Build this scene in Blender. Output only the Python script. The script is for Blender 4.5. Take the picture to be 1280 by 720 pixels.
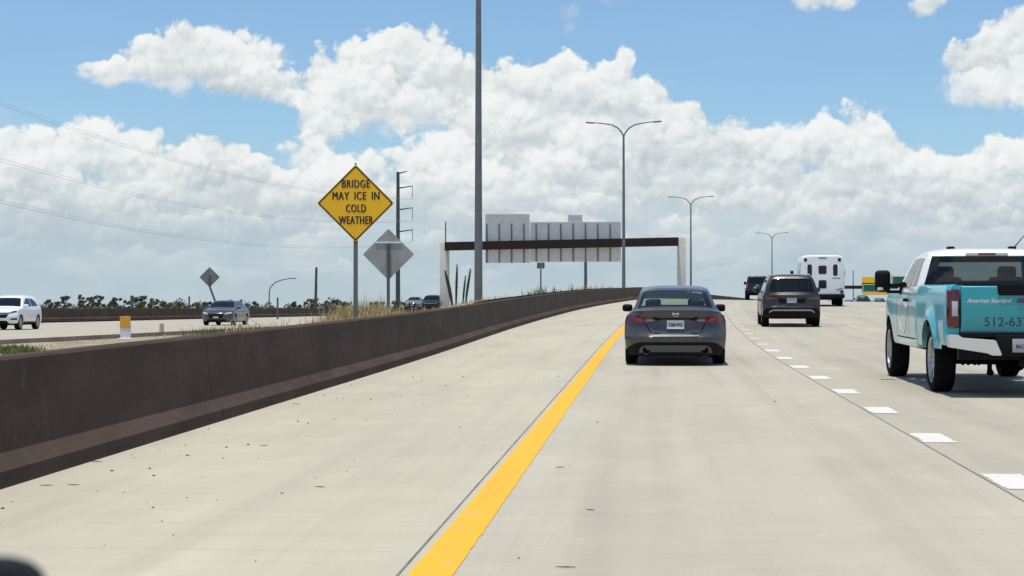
import bpy, bmesh, math, random
from mathutils import Vector, Matrix, Euler
R = math.radians
rnd = random.Random(7)
for o in list(bpy.data.objects):
    bpy.data.objects.remove(o)
SC = bpy.context.scene
COL = SC.collection

# ------------------------------------------------------------------ camera
CAM_Z = 1.4
FPX = 2180.0                      # focal length in photo pixels (1280 wide)
YAW = math.atan2(175, FPX)        # the road's vanishing point sits right of the picture's centre
PITCH = math.atan2(25, FPX)
cd = bpy.data.cameras.new('camera')
cam = bpy.data.objects.new('camera', cd)
COL.objects.link(cam)
cam.location = (0, 0, CAM_Z)
cam.rotation_euler = (R(90) + PITCH, 0, YAW)
cd.sensor_width = 36.0
cd.lens = 36.0 * FPX / 1280.0
cd.clip_start = 0.05
cd.clip_end = 20000
cd.dof.use_dof = True
cd.dof.focus_distance = 38
cd.dof.aperture_fstop = 13
SC.camera = cam
CAM_M = Euler(cam.rotation_euler).to_matrix()


def ray(px, py):
    return CAM_M @ Vector(((px - 640) / FPX, (360 - py) / FPX, -1.0))


def at(px, py, Y):
    """the point seen at a photo pixel, at distance Y along the road"""
    d = ray(px, py)
    return Vector((0, 0, CAM_Z)) + d * (Y / d.y)


# ------------------------------------------------------------------ light
SUN_EL, SUN_AZ = 82.0, -152.0      # azimuth from +Y, negative = to the left
sd = Vector((math.sin(R(SUN_AZ)) * math.cos(R(SUN_EL)), math.cos(R(SUN_AZ)) * math.cos(R(SUN_EL)), math.sin(R(SUN_EL))))
sl = bpy.data.lights.new('sun', 'SUN')
sl.energy = 4.2
sl.angle = R(0.53)
sl.color = (1.0, 0.95, 0.87)
so = bpy.data.objects.new('sun', sl)
COL.objects.link(so)
so.rotation_euler = sd.to_track_quat('Z', 'Y').to_euler()
so.location = (0, 0, 60)
SC.view_settings.view_transform = 'Standard'
SC.view_settings.look = 'None'
SC.view_settings.gamma = 1
SC.view_settings.exposure = 0.0
SC.view_settings.use_curve_mapping = False
SC.cycles.max_bounces = 8
SC.cycles.transparent_max_bounces = 16
SC.cycles.use_denoising = True

W = bpy.data.worlds.new('World')
SC.world = W
W.use_nodes = True


class NT:
    """small helper to write node graphs as expressions"""
    def __init__(s, tree):
        s.t = tree
        s.n = tree.nodes
        s.l = tree.links

    def put(s, sock, v):
        if isinstance(v, bpy.types.NodeSocket):
            s.l.new(v, sock)
        elif v is not None:
            sock.default_value = v

    def math(s, op, a, b=None, c=None, clamp=False):
        n = s.n.new('ShaderNodeMath')
        n.operation = op
        n.use_clamp = clamp
        for i, v in enumerate((a, b, c)):
            s.put(n.inputs[i], v)
        return n.outputs[0]

    def vec(s, op, a, b=None, c=None):
        n = s.n.new('ShaderNodeVectorMath')
        n.operation = op
        for i, v in enumerate((a, b, c)):
            s.put(n.inputs[i], v)
        return n.outputs['Value'] if op in ('DOT_PRODUCT', 'LENGTH', 'DISTANCE') else n.outputs[0]

    def noise(s, v, scale, detail=4, rough=0.5, col=False, dist=0.0):
        n = s.n.new('ShaderNodeTexNoise')
        n.inputs['Scale'].default_value = scale
        n.inputs['Detail'].default_value = detail
        n.inputs['Roughness'].default_value = rough
        n.inputs['Distortion'].default_value = dist
        if v is not None:
            s.l.new(v, n.inputs['Vector'])
        return n.outputs['Color' if col else 'Fac']

    def ramp(s, f, lo, hi, a=0.0, b=1.0, smooth=True):
        n = s.n.new('ShaderNodeMapRange')
        n.interpolation_type = 'SMOOTHSTEP' if smooth else 'LINEAR'
        s.put(n.inputs[0], f)
        for i, v in enumerate((lo, hi, a, b)):
            s.put(n.inputs[i + 1], v)
        return n.outputs[0]

    def mix(s, f, a, b, blend='MIX'):
        n = s.n.new('ShaderNodeMix')
        n.data_type = 'RGBA'
        n.blend_type = blend
        s.put(n.inputs[0], f)
        for k, v in ((6, a), (7, b)):
            if isinstance(v, tuple) and len(v) == 3:
                v = v + (1,)
            s.put(n.inputs[k], v)
        return n.outputs[2]

    def xyz(s, v):
        n = s.n.new('ShaderNodeSeparateXYZ')
        s.l.new(v, n.inputs[0])
        return n.outputs

    def comb(s, x, y, z):
        n = s.n.new('ShaderNodeCombineXYZ')
        for i, v in enumerate((x, y, z)):
            s.put(n.inputs[i], v)
        return n.outputs[0]


def build_sky():
    t = W.node_tree
    t.nodes.clear()
    g = NT(t)
    out = t.nodes.new('ShaderNodeOutputWorld')
    bg = t.nodes.new('ShaderNodeBackground')
    bg.inputs[1].default_value = 0.1
    sky = t.nodes.new('ShaderNodeTexSky')
    sky.sky_type = 'NISHITA'
    sky.sun_disc = False
    sky.sun_elevation = R(SUN_EL)
    sky.sun_rotation = R(SUN_AZ)
    sky.air_density = 1.0
    sky.dust_density = 0.6
    sky.ozone_density = 1.6
    tc = t.nodes.new('ShaderNodeTexCoord')
    d = g.vec('NORMALIZE', tc.outputs['Generated'])
    x, y, z = g.xyz(d)
    az = g.math('ARCTAN2', x, y)
    el = g.math('ARCSINE', z)
    K = FPX / 100.0              # work in units of a hundred photo pixels of angle
    p = g.comb(g.math('MULTIPLY', az, K), g.math('MULTIPLY', el, K), 0.0)
    ps = g.vec('SCALE', d)
    ps.node.inputs['Scale'].default_value = K
    # warp the coordinates so that cloud outlines billow
    w1 = g.vec('SUBTRACT', g.noise(ps, 2.1, 5, 0.55, True), (0.5, 0.5, 0.5))
    w1 = g.vec('MULTIPLY', w1, (0.62, 0.50, 0))
    pw = g.vec('ADD', p, w1)

    def blob_pos(px, py):
        v = ray(px, py).normalized()
        return math.atan2(v.x, v.y) * K, math.asin(v.z) * K
    blobs = [
        # lone cloud, upper left
        (143, 90, 40, 20, 1), (200, 76, 55, 36, 1), (248, 72, 62, 48, 1), (300, 84, 62, 46, 1), (335, 104, 48, 32, .9), (368, 124, 40, 18, .6),
        # bank at the left
        (-10, 215, 60, 50, 1), (45, 200, 60, 48, 1), (112, 192, 62, 52, 1), (165, 205, 60, 46, 1), (198, 174, 17, 18, .75), (212, 218, 58, 44, 1),
        (250, 212, 45, 40, 1), (286, 204, 30, 32, 1), (315, 228, 40, 36, 1), (150, 265, 260, 60, .9),
        # big tower left of the pole
        (404, 78, 18, 34, 1), (442, 88, 45, 44, 1), (480, 82, 52, 50, 1), (520, 80, 55, 50, 1), (566, 112, 56, 54, 1), (445, 130, 85, 52, 1),
        (402, 158, 40, 52, 1), (385, 198, 38, 30, .8), (425, 225, 70, 44, 1), (550, 205, 75, 48, 1), (520, 145, 60, 34, .6), (380, 245, 70, 40, .9),
        # mass in the middle
        (612, 116, 36, 30, 1), (652, 112, 46, 40, 1), (705, 108, 46, 46, 1), (750, 114, 50, 42, 1), (780, 92, 22, 34, .85), (802, 128, 46, 44, 1),
        (832, 154, 42, 38, 1), (700, 165, 150, 66, 1), (610, 165, 70, 55, 1), (780, 200, 120, 66, 1), (660, 235, 180, 50, .9),
        # row on the right
        (868, 188, 50, 38, 1), (920, 186, 46, 36, 1), (966, 184, 46, 42, 1), (1028, 180, 50, 46, 1), (1066, 178, 50, 52, 1), (1092, 200, 46, 44, 1),
        (1128, 204, 36, 34, 1), (1162, 216, 42, 34, 1), (1218, 222, 40, 36, 1), (1250, 208, 46, 42, 1), (1290, 212, 46, 48, 1), (1020, 245, 320, 50, .9),
        # upper right corner
        (1285, 62, 62, 56, 1), (1240, 84, 50, 42, 1), (1206, 74, 28, 26, .8), (1218, 114, 50, 26, .7), (1275, 108, 62, 32, .8),
        # wisps
        (1032, -2, 46, 17, .8), (1165, -3, 26, 15, .8), (716, 22, 17, 22, .36), (711, 42, 12, 10, .33), (2, 150, 36, 18, .33), (752, -4, 46, 12, .3),
    ]
    rb = random.Random(11)
    wide = [q for q in blobs if q[2] >= 100]
    rest = [q for q in blobs if q[2] < 100 and q[4] >= .5]
    wisps = [q for q in blobs if q[4] < .5]
    lumps = []
    for (cx, cy, rx, ry, wt) in rest:
        if rx < 32:
            continue
        for _ in range(2 if rx > 48 else 1):
            a = rb.uniform(.12, .95) * math.pi
            k = rb.uniform(.25, .85)
            lumps.append((cx + math.cos(a) * rx * k, cy - math.sin(a) * ry * k + 6, rx * rb.uniform(.30, .52), ry * rb.uniform(.30, .52), 1))
    rows = []
    for yc, rx, ry, n in ((228, 80, 32, 8), (256, 84, 28, 9), (284, 80, 22, 10), (312, 76, 16, 10), (336, 70, 11, 8)):
        for k in range(n):
            rows.append((-40 + 1360 * (k + rb.uniform(.1, .9)) / n, yc + rb.uniform(-10, 10), rx * rb.uniform(.55, 1.25), ry * rb.uniform(.75, 1.3), rb.uniform(.45, .9)))
    order = wisps + wide + sorted(rest + lumps + rows, key=lambda q: q[1] + q[3] * .5)

    def puffs(q, scale, detail):
        n = t.nodes.new('ShaderNodeTexVoronoi')
        n.voronoi_dimensions = '2D'
        n.feature = 'F1'
        n.inputs['Scale'].default_value = scale
        n.inputs['Detail'].default_value = detail
        n.inputs['Roughness'].default_value = 0.5
        n.inputs['Lacunarity'].default_value = 2.3
        t.links.new(q, n.inputs['Vector'])
        return g.math('SUBTRACT', 1.0, n.outputs['Distance'])
    w2 = g.vec('SUBTRACT', g.noise(ps, 3.4, 3, 0.5, True), (0.5, 0.5, 0.5))
    pq = g.vec('MULTIPLY_ADD', w2, (0.26, 0.22, 0), p)
    P = puffs(pq, 2.5, 2.0)
    Pu = puffs(g.vec('ADD', pq, (-0.03, 0.08, 0.0)), 2.5, 1.0)
    n1 = g.noise(ps, 5.5, 6, 0.62)
    n2 = g.noise(g.vec('MULTIPLY', ps, (0.55, 0.55, 1.3)), 1.0, 4, 0.55)
    edge = g.math('ADD', 1.0, g.math('ADD', g.math('MULTIPLY', g.math('SUBTRACT', P, 0.62), 0.55), g.math('MULTIPLY', g.math('SUBTRACT', n1, 0.5), 0.42)))
    relief = g.math('MULTIPLY', g.math('SUBTRACT', P, Pu), 0.42)
    relief = g.math('ADD', relief, g.math('MULTIPLY', g.math('SUBTRACT', n1, 0.5), 0.12))
    relief = g.math('ADD', relief, g.math('MULTIPLY', g.math('SUBTRACT', n2, 0.5), 0.75))
    relief = g.math('ADD', relief, g.ramp(el, 0.02, 0.12, -0.10, 0.06))
    # one lump of cloud laid over what is behind it: V = (lightness, cover, 0)
    gt = bpy.data.node_groups.new('cloud_lump', 'ShaderNodeTree')
    for nm, ty in (('V', 'NodeSocketVector'), ('P', 'NodeSocketVector'), ('Inv', 'NodeSocketVector'), ('Off', 'NodeSocketVector'),
                   ('Edge', 'NodeSocketFloat'), ('Relief', 'NodeSocketFloat'), ('K', 'NodeSocketFloat'), ('W', 'NodeSocketFloat'), ('L', 'NodeSocketFloat')):
        gt.interface.new_socket(nm, in_out='INPUT', socket_type=ty)
    gt.interface.new_socket('V', in_out='OUTPUT', socket_type='NodeSocketVector')
    h = NT(gt)
    gi = gt.nodes.new('NodeGroupInput').outputs
    go = gt.nodes.new('NodeGroupOutput')
    # (the tiny term chains the lumps one after another, which keeps the shader's working memory small)
    pk = h.vec('MULTIPLY_ADD', gi['V'], (1e-6, 1e-6, 0), gi['P'])
    q = h.vec('MULTIPLY_ADD', pk, gi['Inv'], gi['Off'])
    qy = h.vec('DOT_PRODUCT', q, (0, 1, 0))
    f = h.math('SUBTRACT', gi['Edge'], h.vec('DOT_PRODUCT', q, q))
    a = h.math('MULTIPLY', f, h.math('MULTIPLY', gi['K'], h.math('MAXIMUM', h.math('MULTIPLY_ADD', qy, .42, .58), .05)), clamp=True)
    a = h.math('MULTIPLY', a, gi['W'])
    Lb = h.math('ADD', h.math('MULTIPLY_ADD', qy, .40, gi['L']), gi['Relief'], clamp=True)
    d_ = h.vec('SUBTRACT', h.comb(Lb, 1.0, 0.0), gi['V'])
    h.l.new(h.vec('MULTIPLY_ADD', d_, h.comb(a, a, a), gi['V']), go.inputs[0])
    V = g.comb(g.math('ADD', relief, 0.5), 0.0, 0.0)
    for (px, py, rx, ry, wt) in order:
        bx, by = blob_pos(px, py)
        ix, iy = 100.0 / (rx * 1.10), 100.0 / (ry * 1.10)
        n = t.nodes.new('ShaderNodeGroup')
        n.node_tree = gt
        n.inputs['Inv'].default_value = (ix, iy, 0)
        n.inputs['Off'].default_value = (-bx * ix, -by * iy, 0)
        n.inputs['K'].default_value = 3.4 if wt > .5 else 1.5
        n.inputs['W'].default_value = wt
        n.inputs['L'].default_value = (.50 if rx >= 100 else .56) + rb.uniform(-.07, .07)
        for nm, v in (('V', V), ('P', pw), ('Edge', edge), ('Relief', relief)):
            t.links.new(v, n.inputs[nm])
        V = n.outputs[0]
    Ls, A, _ = g.xyz(V)
    # other cumulus round the rest of the sky
    far = g.noise(g.vec('MULTIPLY', ps, (1, 1, 1.9)), 0.16, 6, 0.55)
    out_az = g.ramp(g.math('ABSOLUTE', g.math('ADD', az, 0.08)), 0.30, 0.42)
    out_el = g.ramp(el, 0.185, 0.26)
    outside = g.math('MAXIMUM', out_az, out_el)
    gen = g.math('MULTIPLY', g.ramp(far, 0.50, 0.66), outside)
    genL = g.ramp(g.math('ADD', g.math('MULTIPLY', far, .8), g.math('MULTIPLY', g.noise(ps, 0.7, 3, 0.5), .6)), 0.50, 0.95)
    white = (9.3, 9.45, 9.3)
    grey = (5.0, 5.65, 6.05)
    # low veil of hazy grey cloud above the horizon
    hz = g.noise(g.vec('MULTIPLY', ps, (0.5, 0.5, 1.6)), 0.85, 6, 0.58)
    hz2 = g.noise(g.vec('MULTIPLY', ps, (0.8, 0.8, 1.5)), 2.2, 5, 0.55)
    hzL = g.math('ADD', g.ramp(hz, 0.36, 0.66, 0.0, 0.75), g.math('MULTIPLY', g.math('SUBTRACT', hz2, 0.5), 0.8), clamp=True)
    veil = g.mix(hzL, (4.45, 5.6, 6.35), (6.2, 6.95, 7.3))
    glow = g.ramp(el, 0.0, 0.05)
    veil = g.mix(glow, g.mix(0.55, veil, (4.9, 5.9, 6.35)), veil)
    vm = g.math('ADD', el, g.math('MULTIPLY', g.math('SUBTRACT', hz, 0.5), 0.10))
    vmask = g.ramp(vm, 0.040, 0.100, 0.97, 0.0)
    hsv = t.nodes.new('ShaderNodeHueSaturation')
    hsv.inputs['Saturation'].default_value = 0.97
    hsv.inputs['Value'].default_value = 1.0
    t.links.new(sky.outputs[0], hsv.inputs['Color'])
    base = g.mix(1.0, hsv.outputs[0], (0.90, 1.16, 1.36), 'MULTIPLY')
    clear = g.mix(vmask, base, veil)
    # low cumulus melt into the veil
    low = g.math('MULTIPLY', g.ramp(el, 0.008, 0.085, 0.84, 0.08), g.ramp(g.math('ABSOLUTE', az), 0.6, 0.8, 1.0, 0.6))
    around = g.mix(low, g.mix(g.ramp(gen, 0.0, 1.0), clear, g.mix(genL, grey, white)), veil)
    ahead = g.mix(g.ramp(g.math('MAXIMUM', A, gen), 0.0, 1.0), clear, g.mix(g.ramp(Ls, 0.02, 0.98), grey, white))
    ahead = g.mix(low, ahead, veil)
    # the modelled cloud bank only stands in one part of the sky; elsewhere the lighter graph is used
    bg2 = t.nodes.new('ShaderNodeBackground')
    bg2.inputs[1].default_value = 0.1
    t.links.new(around, bg2.inputs[0])
    t.links.new(ahead, bg.inputs[0])
    win = g.math('MULTIPLY', g.math('LESS_THAN', g.math('ABSOLUTE', g.math('ADD', az, 0.03)), 0.44), g.math('LESS_THAN', el, 0.235))
    ms = t.nodes.new('ShaderNodeMixShader')
    t.links.new(win, ms.inputs[0])
    t.links.new(bg2.outputs[0], ms.inputs[1])
    t.links.new(bg.outputs[0], ms.inputs[2])
    t.links.new(ms.outputs[0], out.inputs[0])
    W.cycles.sampling_method = 'MANUAL'
    W.cycles.sample_map_resolution = 512


build_sky()

# ------------------------------------------------------------------ materials
MATS = {}


def mat(name, col, rough=0.6, metal=0.0, coat=0.0, spec=0.5, var=0.0, vscale=6.0, bump=0.0, bscale=40.0, detail=5):
    if name in MATS:
        return MATS[name]
    m = bpy.data.materials.new(name)
    m.use_nodes = True
    g = NT(m.node_tree)
    b = g.n['Principled BSDF']
    b.inputs['Roughness'].default_value = rough
    b.inputs['Metallic'].default_value = metal
    b.inputs['Coat Weight'].default_value = coat
    b.inputs['Coat Roughness'].default_value = 0.06
    b.inputs['Specular IOR Level'].default_value = spec
    tc = g.n.new('ShaderNodeTexCoord').outputs['Object']
    if var:
        n = g.noise(tc, vscale, detail, 0.6)
        f = g.ramp(n, 0.3, 0.7, 1 - var, 1 + var, False)
        v = g.vec('SCALE', tuple(col[:3]))
        g.l.new(f, v.node.inputs['Scale'])
        g.l.new(v, b.inputs['Base Color'])
        r = g.ramp(g.noise(tc, vscale * 2.3, 3, 0.5), 0.3, 0.7, max(0.02, rough - 0.06), min(1, rough + 0.06), False)
        g.l.new(r, b.inputs['Roughness'])
    else:
        b.inputs['Base Color'].default_value = tuple(col[:3]) + (1,)
    if bump:
        bn = g.n.new('ShaderNodeBump')
        bn.inputs['Strength'].default_value = bump
        bn.inputs['Distance'].default_value = 0.02
        g.l.new(g.noise(tc, bscale, 4, 0.6), bn.inputs['Height'])
        g.l.new(bn.outputs[0], b.inputs['Normal'])
    MATS[name] = m
    return m


def emat(name, col, k):
    m = bpy.data.materials.new(name)
    m.use_nodes = True
    b = m.node_tree.nodes['Principled BSDF']
    b.inputs['Base Color'].default_value = tuple(col) + (1,)
    b.inputs['Emission Color'].default_value = tuple(col) + (1,)
    b.inputs['Emission Strength'].default_value = k
    return m


def concrete_road():
    m = bpy.data.materials.new('road_concrete')
    m.use_nodes = True
    g = NT(m.node_tree)
    b = g.n['Principled BSDF']
    uv = g.n.new('ShaderNodeTexCoord').outputs['UV']      # u = metres across, v = metres along
    u, v, _ = g.xyz(uv)
    n_big = g.noise(g.vec('MULTIPLY', uv, (0.5, 0.16, 1)), 1.0, 5, 0.6)
    n_str = g.noise(g.vec('MULTIPLY', uv, (2.4, 0.05, 1)), 1.0, 5, 0.6)
    n_mid = g.noise(g.vec('MULTIPLY', uv, (1.5, 0.8, 1)), 1.2, 6, 0.65)
    n_fin = g.noise(uv, 34.0, 4, 0.7)
    n_cross = g.noise(g.vec('MULTIPLY', uv, (0.35, 3.2, 1)), 1.0, 4, 0.6)
    c = g.mix(g.ramp(u, -1.4, -0.9), (0.478, 0.443, 0.338), (0.462, 0.422, 0.330))
    c = g.mix(g.ramp(u, 2.38, 2.46), c, (0.442, 0.402, 0.315))
    c = g.mix(g.ramp(n_big, 0.3, 0.7, 0.0, 0.75), c, g.mix(1.0, c, (0.84, 0.84, 0.86), 'MULTIPLY'))
    c = g.mix(g.ramp(n_mid, 0.45, 0.75, 0.0, 0.6), c, g.mix(1.0, c, (1.13, 1.13, 1.11), 'MULTIPLY'))
    c = g.mix(g.ramp(n_str, 0.45, 0.75, 0.0, 0.7), c, g.mix(1.0, c, (0.86, 0.86, 0.87), 'MULTIPLY'))
    c = g.mix(g.ramp(n_cross, 0.5, 0.75, 0.0, 0.45), c, g.mix(1.0, c, (0.90, 0.90, 0.90), 'MULTIPLY'))
    # tyres have polished and darkened two tracks in each lane
    lane = g.math('FRACT', g.math('DIVIDE', g.math('ADD', u, 1.08), 3.65))
    tr = g.math('ABSOLUTE', g.math('SUBTRACT', g.math('ABSOLUTE', g.math('SUBTRACT', lane, 0.5)), 0.235))
    trk = g.math('MULTIPLY', g.ramp(tr, 0.03, 0.14, 0.34, 0.0), g.ramp(u, -1.0, -0.5))
    oil = g.math('MULTIPLY', g.ramp(g.math('ABSOLUTE', g.math('SUBTRACT', lane, 0.5)), 0.02, 0.12, 0.30, 0.0), g.ramp(u, -1.0, -0.5))
    c = g.mix(g.math('MULTIPLY', trk, g.ramp(n_str, 0.3, 0.7, 0.4, 1.0)), c, g.mix(1.0, c, (0.74, 0.74, 0.76), 'MULTIPLY'))
    c = g.mix(g.math('MULTIPLY', oil, g.ramp(n_mid, 0.3, 0.7, 0.2, 1.0)), c, g.mix(1.0, c, (0.80, 0.79, 0.78), 'MULTIPLY'))
    tin = g.noise(g.vec('MULTIPLY', uv, (0.7, 16.0, 1)), 1.0, 4, 0.65)
    c = g.mix(g.ramp(tin, 0.35, 0.7, 0.0, 0.38), c, g.mix(1.0, c, (0.88, 0.88, 0.89), 'MULTIPLY'))
    gr = g.noise(uv, 90.0, 3, 0.7)
    c = g.mix(g.ramp(gr, 0.56, 0.70, 0.0, 0.30), c, (0.20, 0.185, 0.15))
    # sawn cross joints
    jt = g.math('ABSOLUTE', g.math('SUBTRACT', g.math('FRACT', g.math('DIVIDE', v, 4.6)), 0.5))
    c = g.mix(g.math('MULTIPLY', g.ramp(jt, 0.4982, 0.4995, 0.0, 0.45), g.ramp(n_cross, 0.35, 0.6)), c, (0.2, 0.19, 0.17))
    c = g.mix(g.ramp(n_fin, 0.3, 0.7, 0.0, 0.35), c, g.mix(1.0, c, (0.86, 0.86, 0.86), 'MULTIPLY'))
    # specks and small spalls
    vo = g.n.new('ShaderNodeTexVoronoi')
    vo.inputs['Scale'].default_value = 2.6
    g.l.new(uv, vo.inputs['Vector'])
    sp = g.math('MULTIPLY', g.ramp(vo.outputs['Distance'], 0.02, 0.045, 1.0, 0.0), g.ramp(g.xyz(vo.outputs['Color'])[0], 0.80, 0.82))
    c = g.mix(g.math('MULTIPLY', sp, 0.6), c, (0.16, 0.15, 0.13))
    sw = g.math('MULTIPLY', g.ramp(vo.outputs['Distance'], 0.04, 0.10, 1.0, 0.0), g.ramp(g.xyz(vo.outputs['Color'])[1], 0.90, 0.92))
    c = g.mix(g.math('MULTIPLY', sw, 0.35), c, (0.62, 0.61, 0.57))
    g.l.new(c, b.inputs['Base Color'])
    b.inputs['Roughness'].default_value = 0.85
    b.inputs['Specular IOR Level'].default_value = 0.25
    bn = g.n.new('ShaderNodeBump')
    bn.inputs['Strength'].default_value = 0.25
    bn.inputs['Distance'].default_value = 0.01
    g.l.new(g.noise(g.vec('MULTIPLY', uv, (30, 6, 1)), 1.0, 4, 0.7), bn.inputs['Height'])
    g.l.new(bn.outputs[0], b.inputs['Normal'])
    return m


def barrier_mat():
    m = bpy.data.materials.new('barrier_concrete')
    m.use_nodes = True
    g = NT(m.node_tree)
    b = g.n['Principled BSDF']
    uv = g.n.new('ShaderNodeTexCoord').outputs['UV']      # u = metres up the face, v = metres along
    u, v, _ = g.xyz(uv)
    c = g.mix(g.ramp(g.noise(g.vec('MULTIPLY', uv, (1.5, .5, 1)), 1.0, 6, 0.65), 0.3, 0.7), (0.052, 0.034, 0.026), (0.080, 0.056, 0.044))
    st = g.noise(g.vec('MULTIPLY', uv, (0.45, 5.0, 1)), 1.0, 5, 0.6)
    c = g.mix(g.ramp(st, 0.5, 0.75, 0.0, 0.45), c, (0.044, 0.028, 0.022))
    dr = g.noise(g.vec('MULTIPLY', uv, (0.9, 3.4, 1)), 1.0, 6, 0.7)
    c = g.mix(g.math('MULTIPLY', g.ramp(dr, 0.60, 0.74, 0.0, 0.42), g.ramp(u, 0.35, 0.95)), c, (0.17, 0.135, 0.11))
    sc = g.noise(g.vec('MULTIPLY', uv, (9.0, 0.35, 1)), 1.0, 5, 0.7)
    c = g.mix(g.math('MULTIPLY', g.ramp(sc, 0.64, 0.70, 0.0, 0.5), g.ramp(u, 0.25, 0.5, 1.0, 0.25)), c, (0.022, 0.018, 0.016))
    c = g.mix(g.ramp(g.noise(uv, 7, 5, 0.7), 0.58, 0.72, 0.0, 0.4), c, (0.125, 0.105, 0.092))
    jt = g.math('ABSOLUTE', g.math('SUBTRACT', g.math('FRACT', g.math('DIVIDE', v, 9.1)), 0.5))
    c = g.mix(g.ramp(jt, 0.4975, 0.499, 0.0, 0.85), c, (0.016, 0.012, 0.01))
    c = g.mix(g.math('MULTIPLY', g.ramp(u, 0.0, 0.09, 0.6, 0.0), g.noise(uv, 3, 4, 0.6)), c, (0.30, 0.27, 0.22))
    g.l.new(c, b.inputs['Base Color'])
    b.inputs['Roughness'].default_value = 0.85
    b.inputs['Specular IOR Level'].default_value = 0.15
    bn = g.n.new('ShaderNodeBump')
    bn.inputs['Strength'].default_value = 0.3
    bn.inputs['Distance'].default_value = 0.01
    g.l.new(g.noise(uv, 22, 5, 0.7), bn.inputs['Height'])
    g.l.new(bn.outputs[0], b.inputs['Normal'])
    return m


def ground_mat():
    m = bpy.data.materials.new('dry_ground')
    m.use_nodes = True
    g = NT(m.node_tree)
    b = g.n['Principled BSDF']
    tc = g.n.new('ShaderNodeTexCoord').outputs['Object']
    n = g.noise(tc, 0.35, 8, 0.65)
    n2 = g.noise(tc, 3.0, 6, 0.7)
    c = g.mix(g.ramp(n, 0.35, 0.62), (0.25, 0.185, 0.135), (0.33, 0.28, 0.17))
    c = g.mix(g.ramp(n2, 0.5, 0.68, 0.0, 0.7), c, (0.10, 0.13, 0.05))
    c = g.mix(g.ramp(g.noise(tc, 14, 4, 0.7), 0.55, 0.75, 0, 0.5), c, (0.42, 0.36, 0.27))
    g.l.new(c, b.inputs['Base Color'])
    b.inputs['Roughness'].default_value = 0.95
    return m


def line_mat(name, col, worn):
    m = bpy.data.materials.new(name)
    m.use_nodes = True
    g = NT(m.node_tree)
    b = g.n['Principled BSDF']
    tc = g.n.new('ShaderNodeTexCoord').outputs['Object']
    c = g.mix(g.ramp(g.noise(g.vec('MULTIPLY', tc, (3, 0.5, 1)), 1.3, 6, 0.7), 0.5, 0.8, 0.0, 0.5), col, tuple(k * 0.78 for k in col))
    c = g.mix(g.ramp(g.noise(g.vec('MULTIPLY', tc, (1, .35, 1)), 11, 6, 0.75), 0.56, 0.70, 0.0, worn), c, (0.36, 0.33, 0.25))
    c = g.mix(g.ramp(g.noise(g.vec('MULTIPLY', tc, (8, .25, 1)), 1.2, 5, 0.7), 0.55, 0.8, 0.0, 0.35), c, (0.12, 0.11, 0.09))
    g.l.new(c, b.inputs['Base Color'])
    b.inputs['Roughness'].default_value = 0.7
    return m


M_ROAD = concrete_road()
M_BAR = barrier_mat()
M_GROUND = ground_mat()
M_YEL = line_mat('yellow_paint', (0.74, 0.385, 0.008), 0.5)
M_WHT = line_mat('white_paint', (0.64, 0.62, 0.56), 0.6)
M_JOINT = mat('joint_filler', (0.19, 0.175, 0.15), 0.9, var=.4, vscale=3)
M_STEEL = mat('galvanised_steel', (0.15, 0.16, 0.165), 0.55, 0.2, var=0.15, vscale=3)
M_STEELD = mat('weathered_steel', (0.105, 0.12, 0.125), 0.6, 0.3, var=0.2, vscale=3)
M_DARKMETAL = mat('brown_painted_steel', (0.028, 0.018, 0.016), 0.65, spec=.2, var=0.2, vscale=2)
M_ALU = mat('sign_back_aluminium', (0.50, 0.515, 0.525), 0.55, 0.1, var=0.1, vscale=1.5)
M_ALUD = mat('grey_sign_back', (0.33, 0.34, 0.325), 0.6, 0.1, var=0.18, vscale=2.5)
M_CREAM = mat('cream_concrete', (0.60, 0.585, 0.54), 0.8, var=0.08, vscale=1.5)
M_BLACK = mat('black_plastic', (0.007, 0.007, 0.008), 0.55, spec=.12)
M_UNDER = mat('underbody', (0.004, 0.004, 0.0045), 0.95, spec=.1)
M_TYRE = mat('tyre_rubber', (0.010, 0.010, 0.0105), 0.9, spec=.05, var=0.2, vscale=8)
M_ALLOY = mat('alloy_rim', (0.45, 0.46, 0.47), 0.3, 0.9)
M_ALLOYD = mat('dark_rim', (0.12, 0.12, 0.125), 0.35, 0.8)
M_CHROME = mat('chrome', (0.80, 0.80, 0.79), 0.16, 1.0)
M_CHROMEB = mat('brushed_chrome', (0.74, 0.74, 0.72), 0.3, 0.75)
M_GLASS = mat('dark_glass', (0.004, 0.006, 0.007), 0.04, spec=0.34)
M_TAIL = mat('tail_light_red', (0.085, 0.006, 0.011), 0.12, coat=0.5)
M_TAILB = mat('bright_tail_lens', (0.50, 0.02, 0.03), 0.15, coat=0.5)
M_LENS = mat('clear_lens', (0.46, 0.45, 0.46), 0.15, coat=0.5)
M_PLATE = mat('plate_white', (0.62, 0.64, 0.66), 0.45)
M_INK = mat('dark_ink', (0.015, 0.017, 0.025), 0.6)
M_WRITE = mat('white_ink', (0.80, 0.82, 0.82), 0.6)
M_SEAT = mat('seat_cloth', (0.05, 0.05, 0.052), 0.9)


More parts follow.
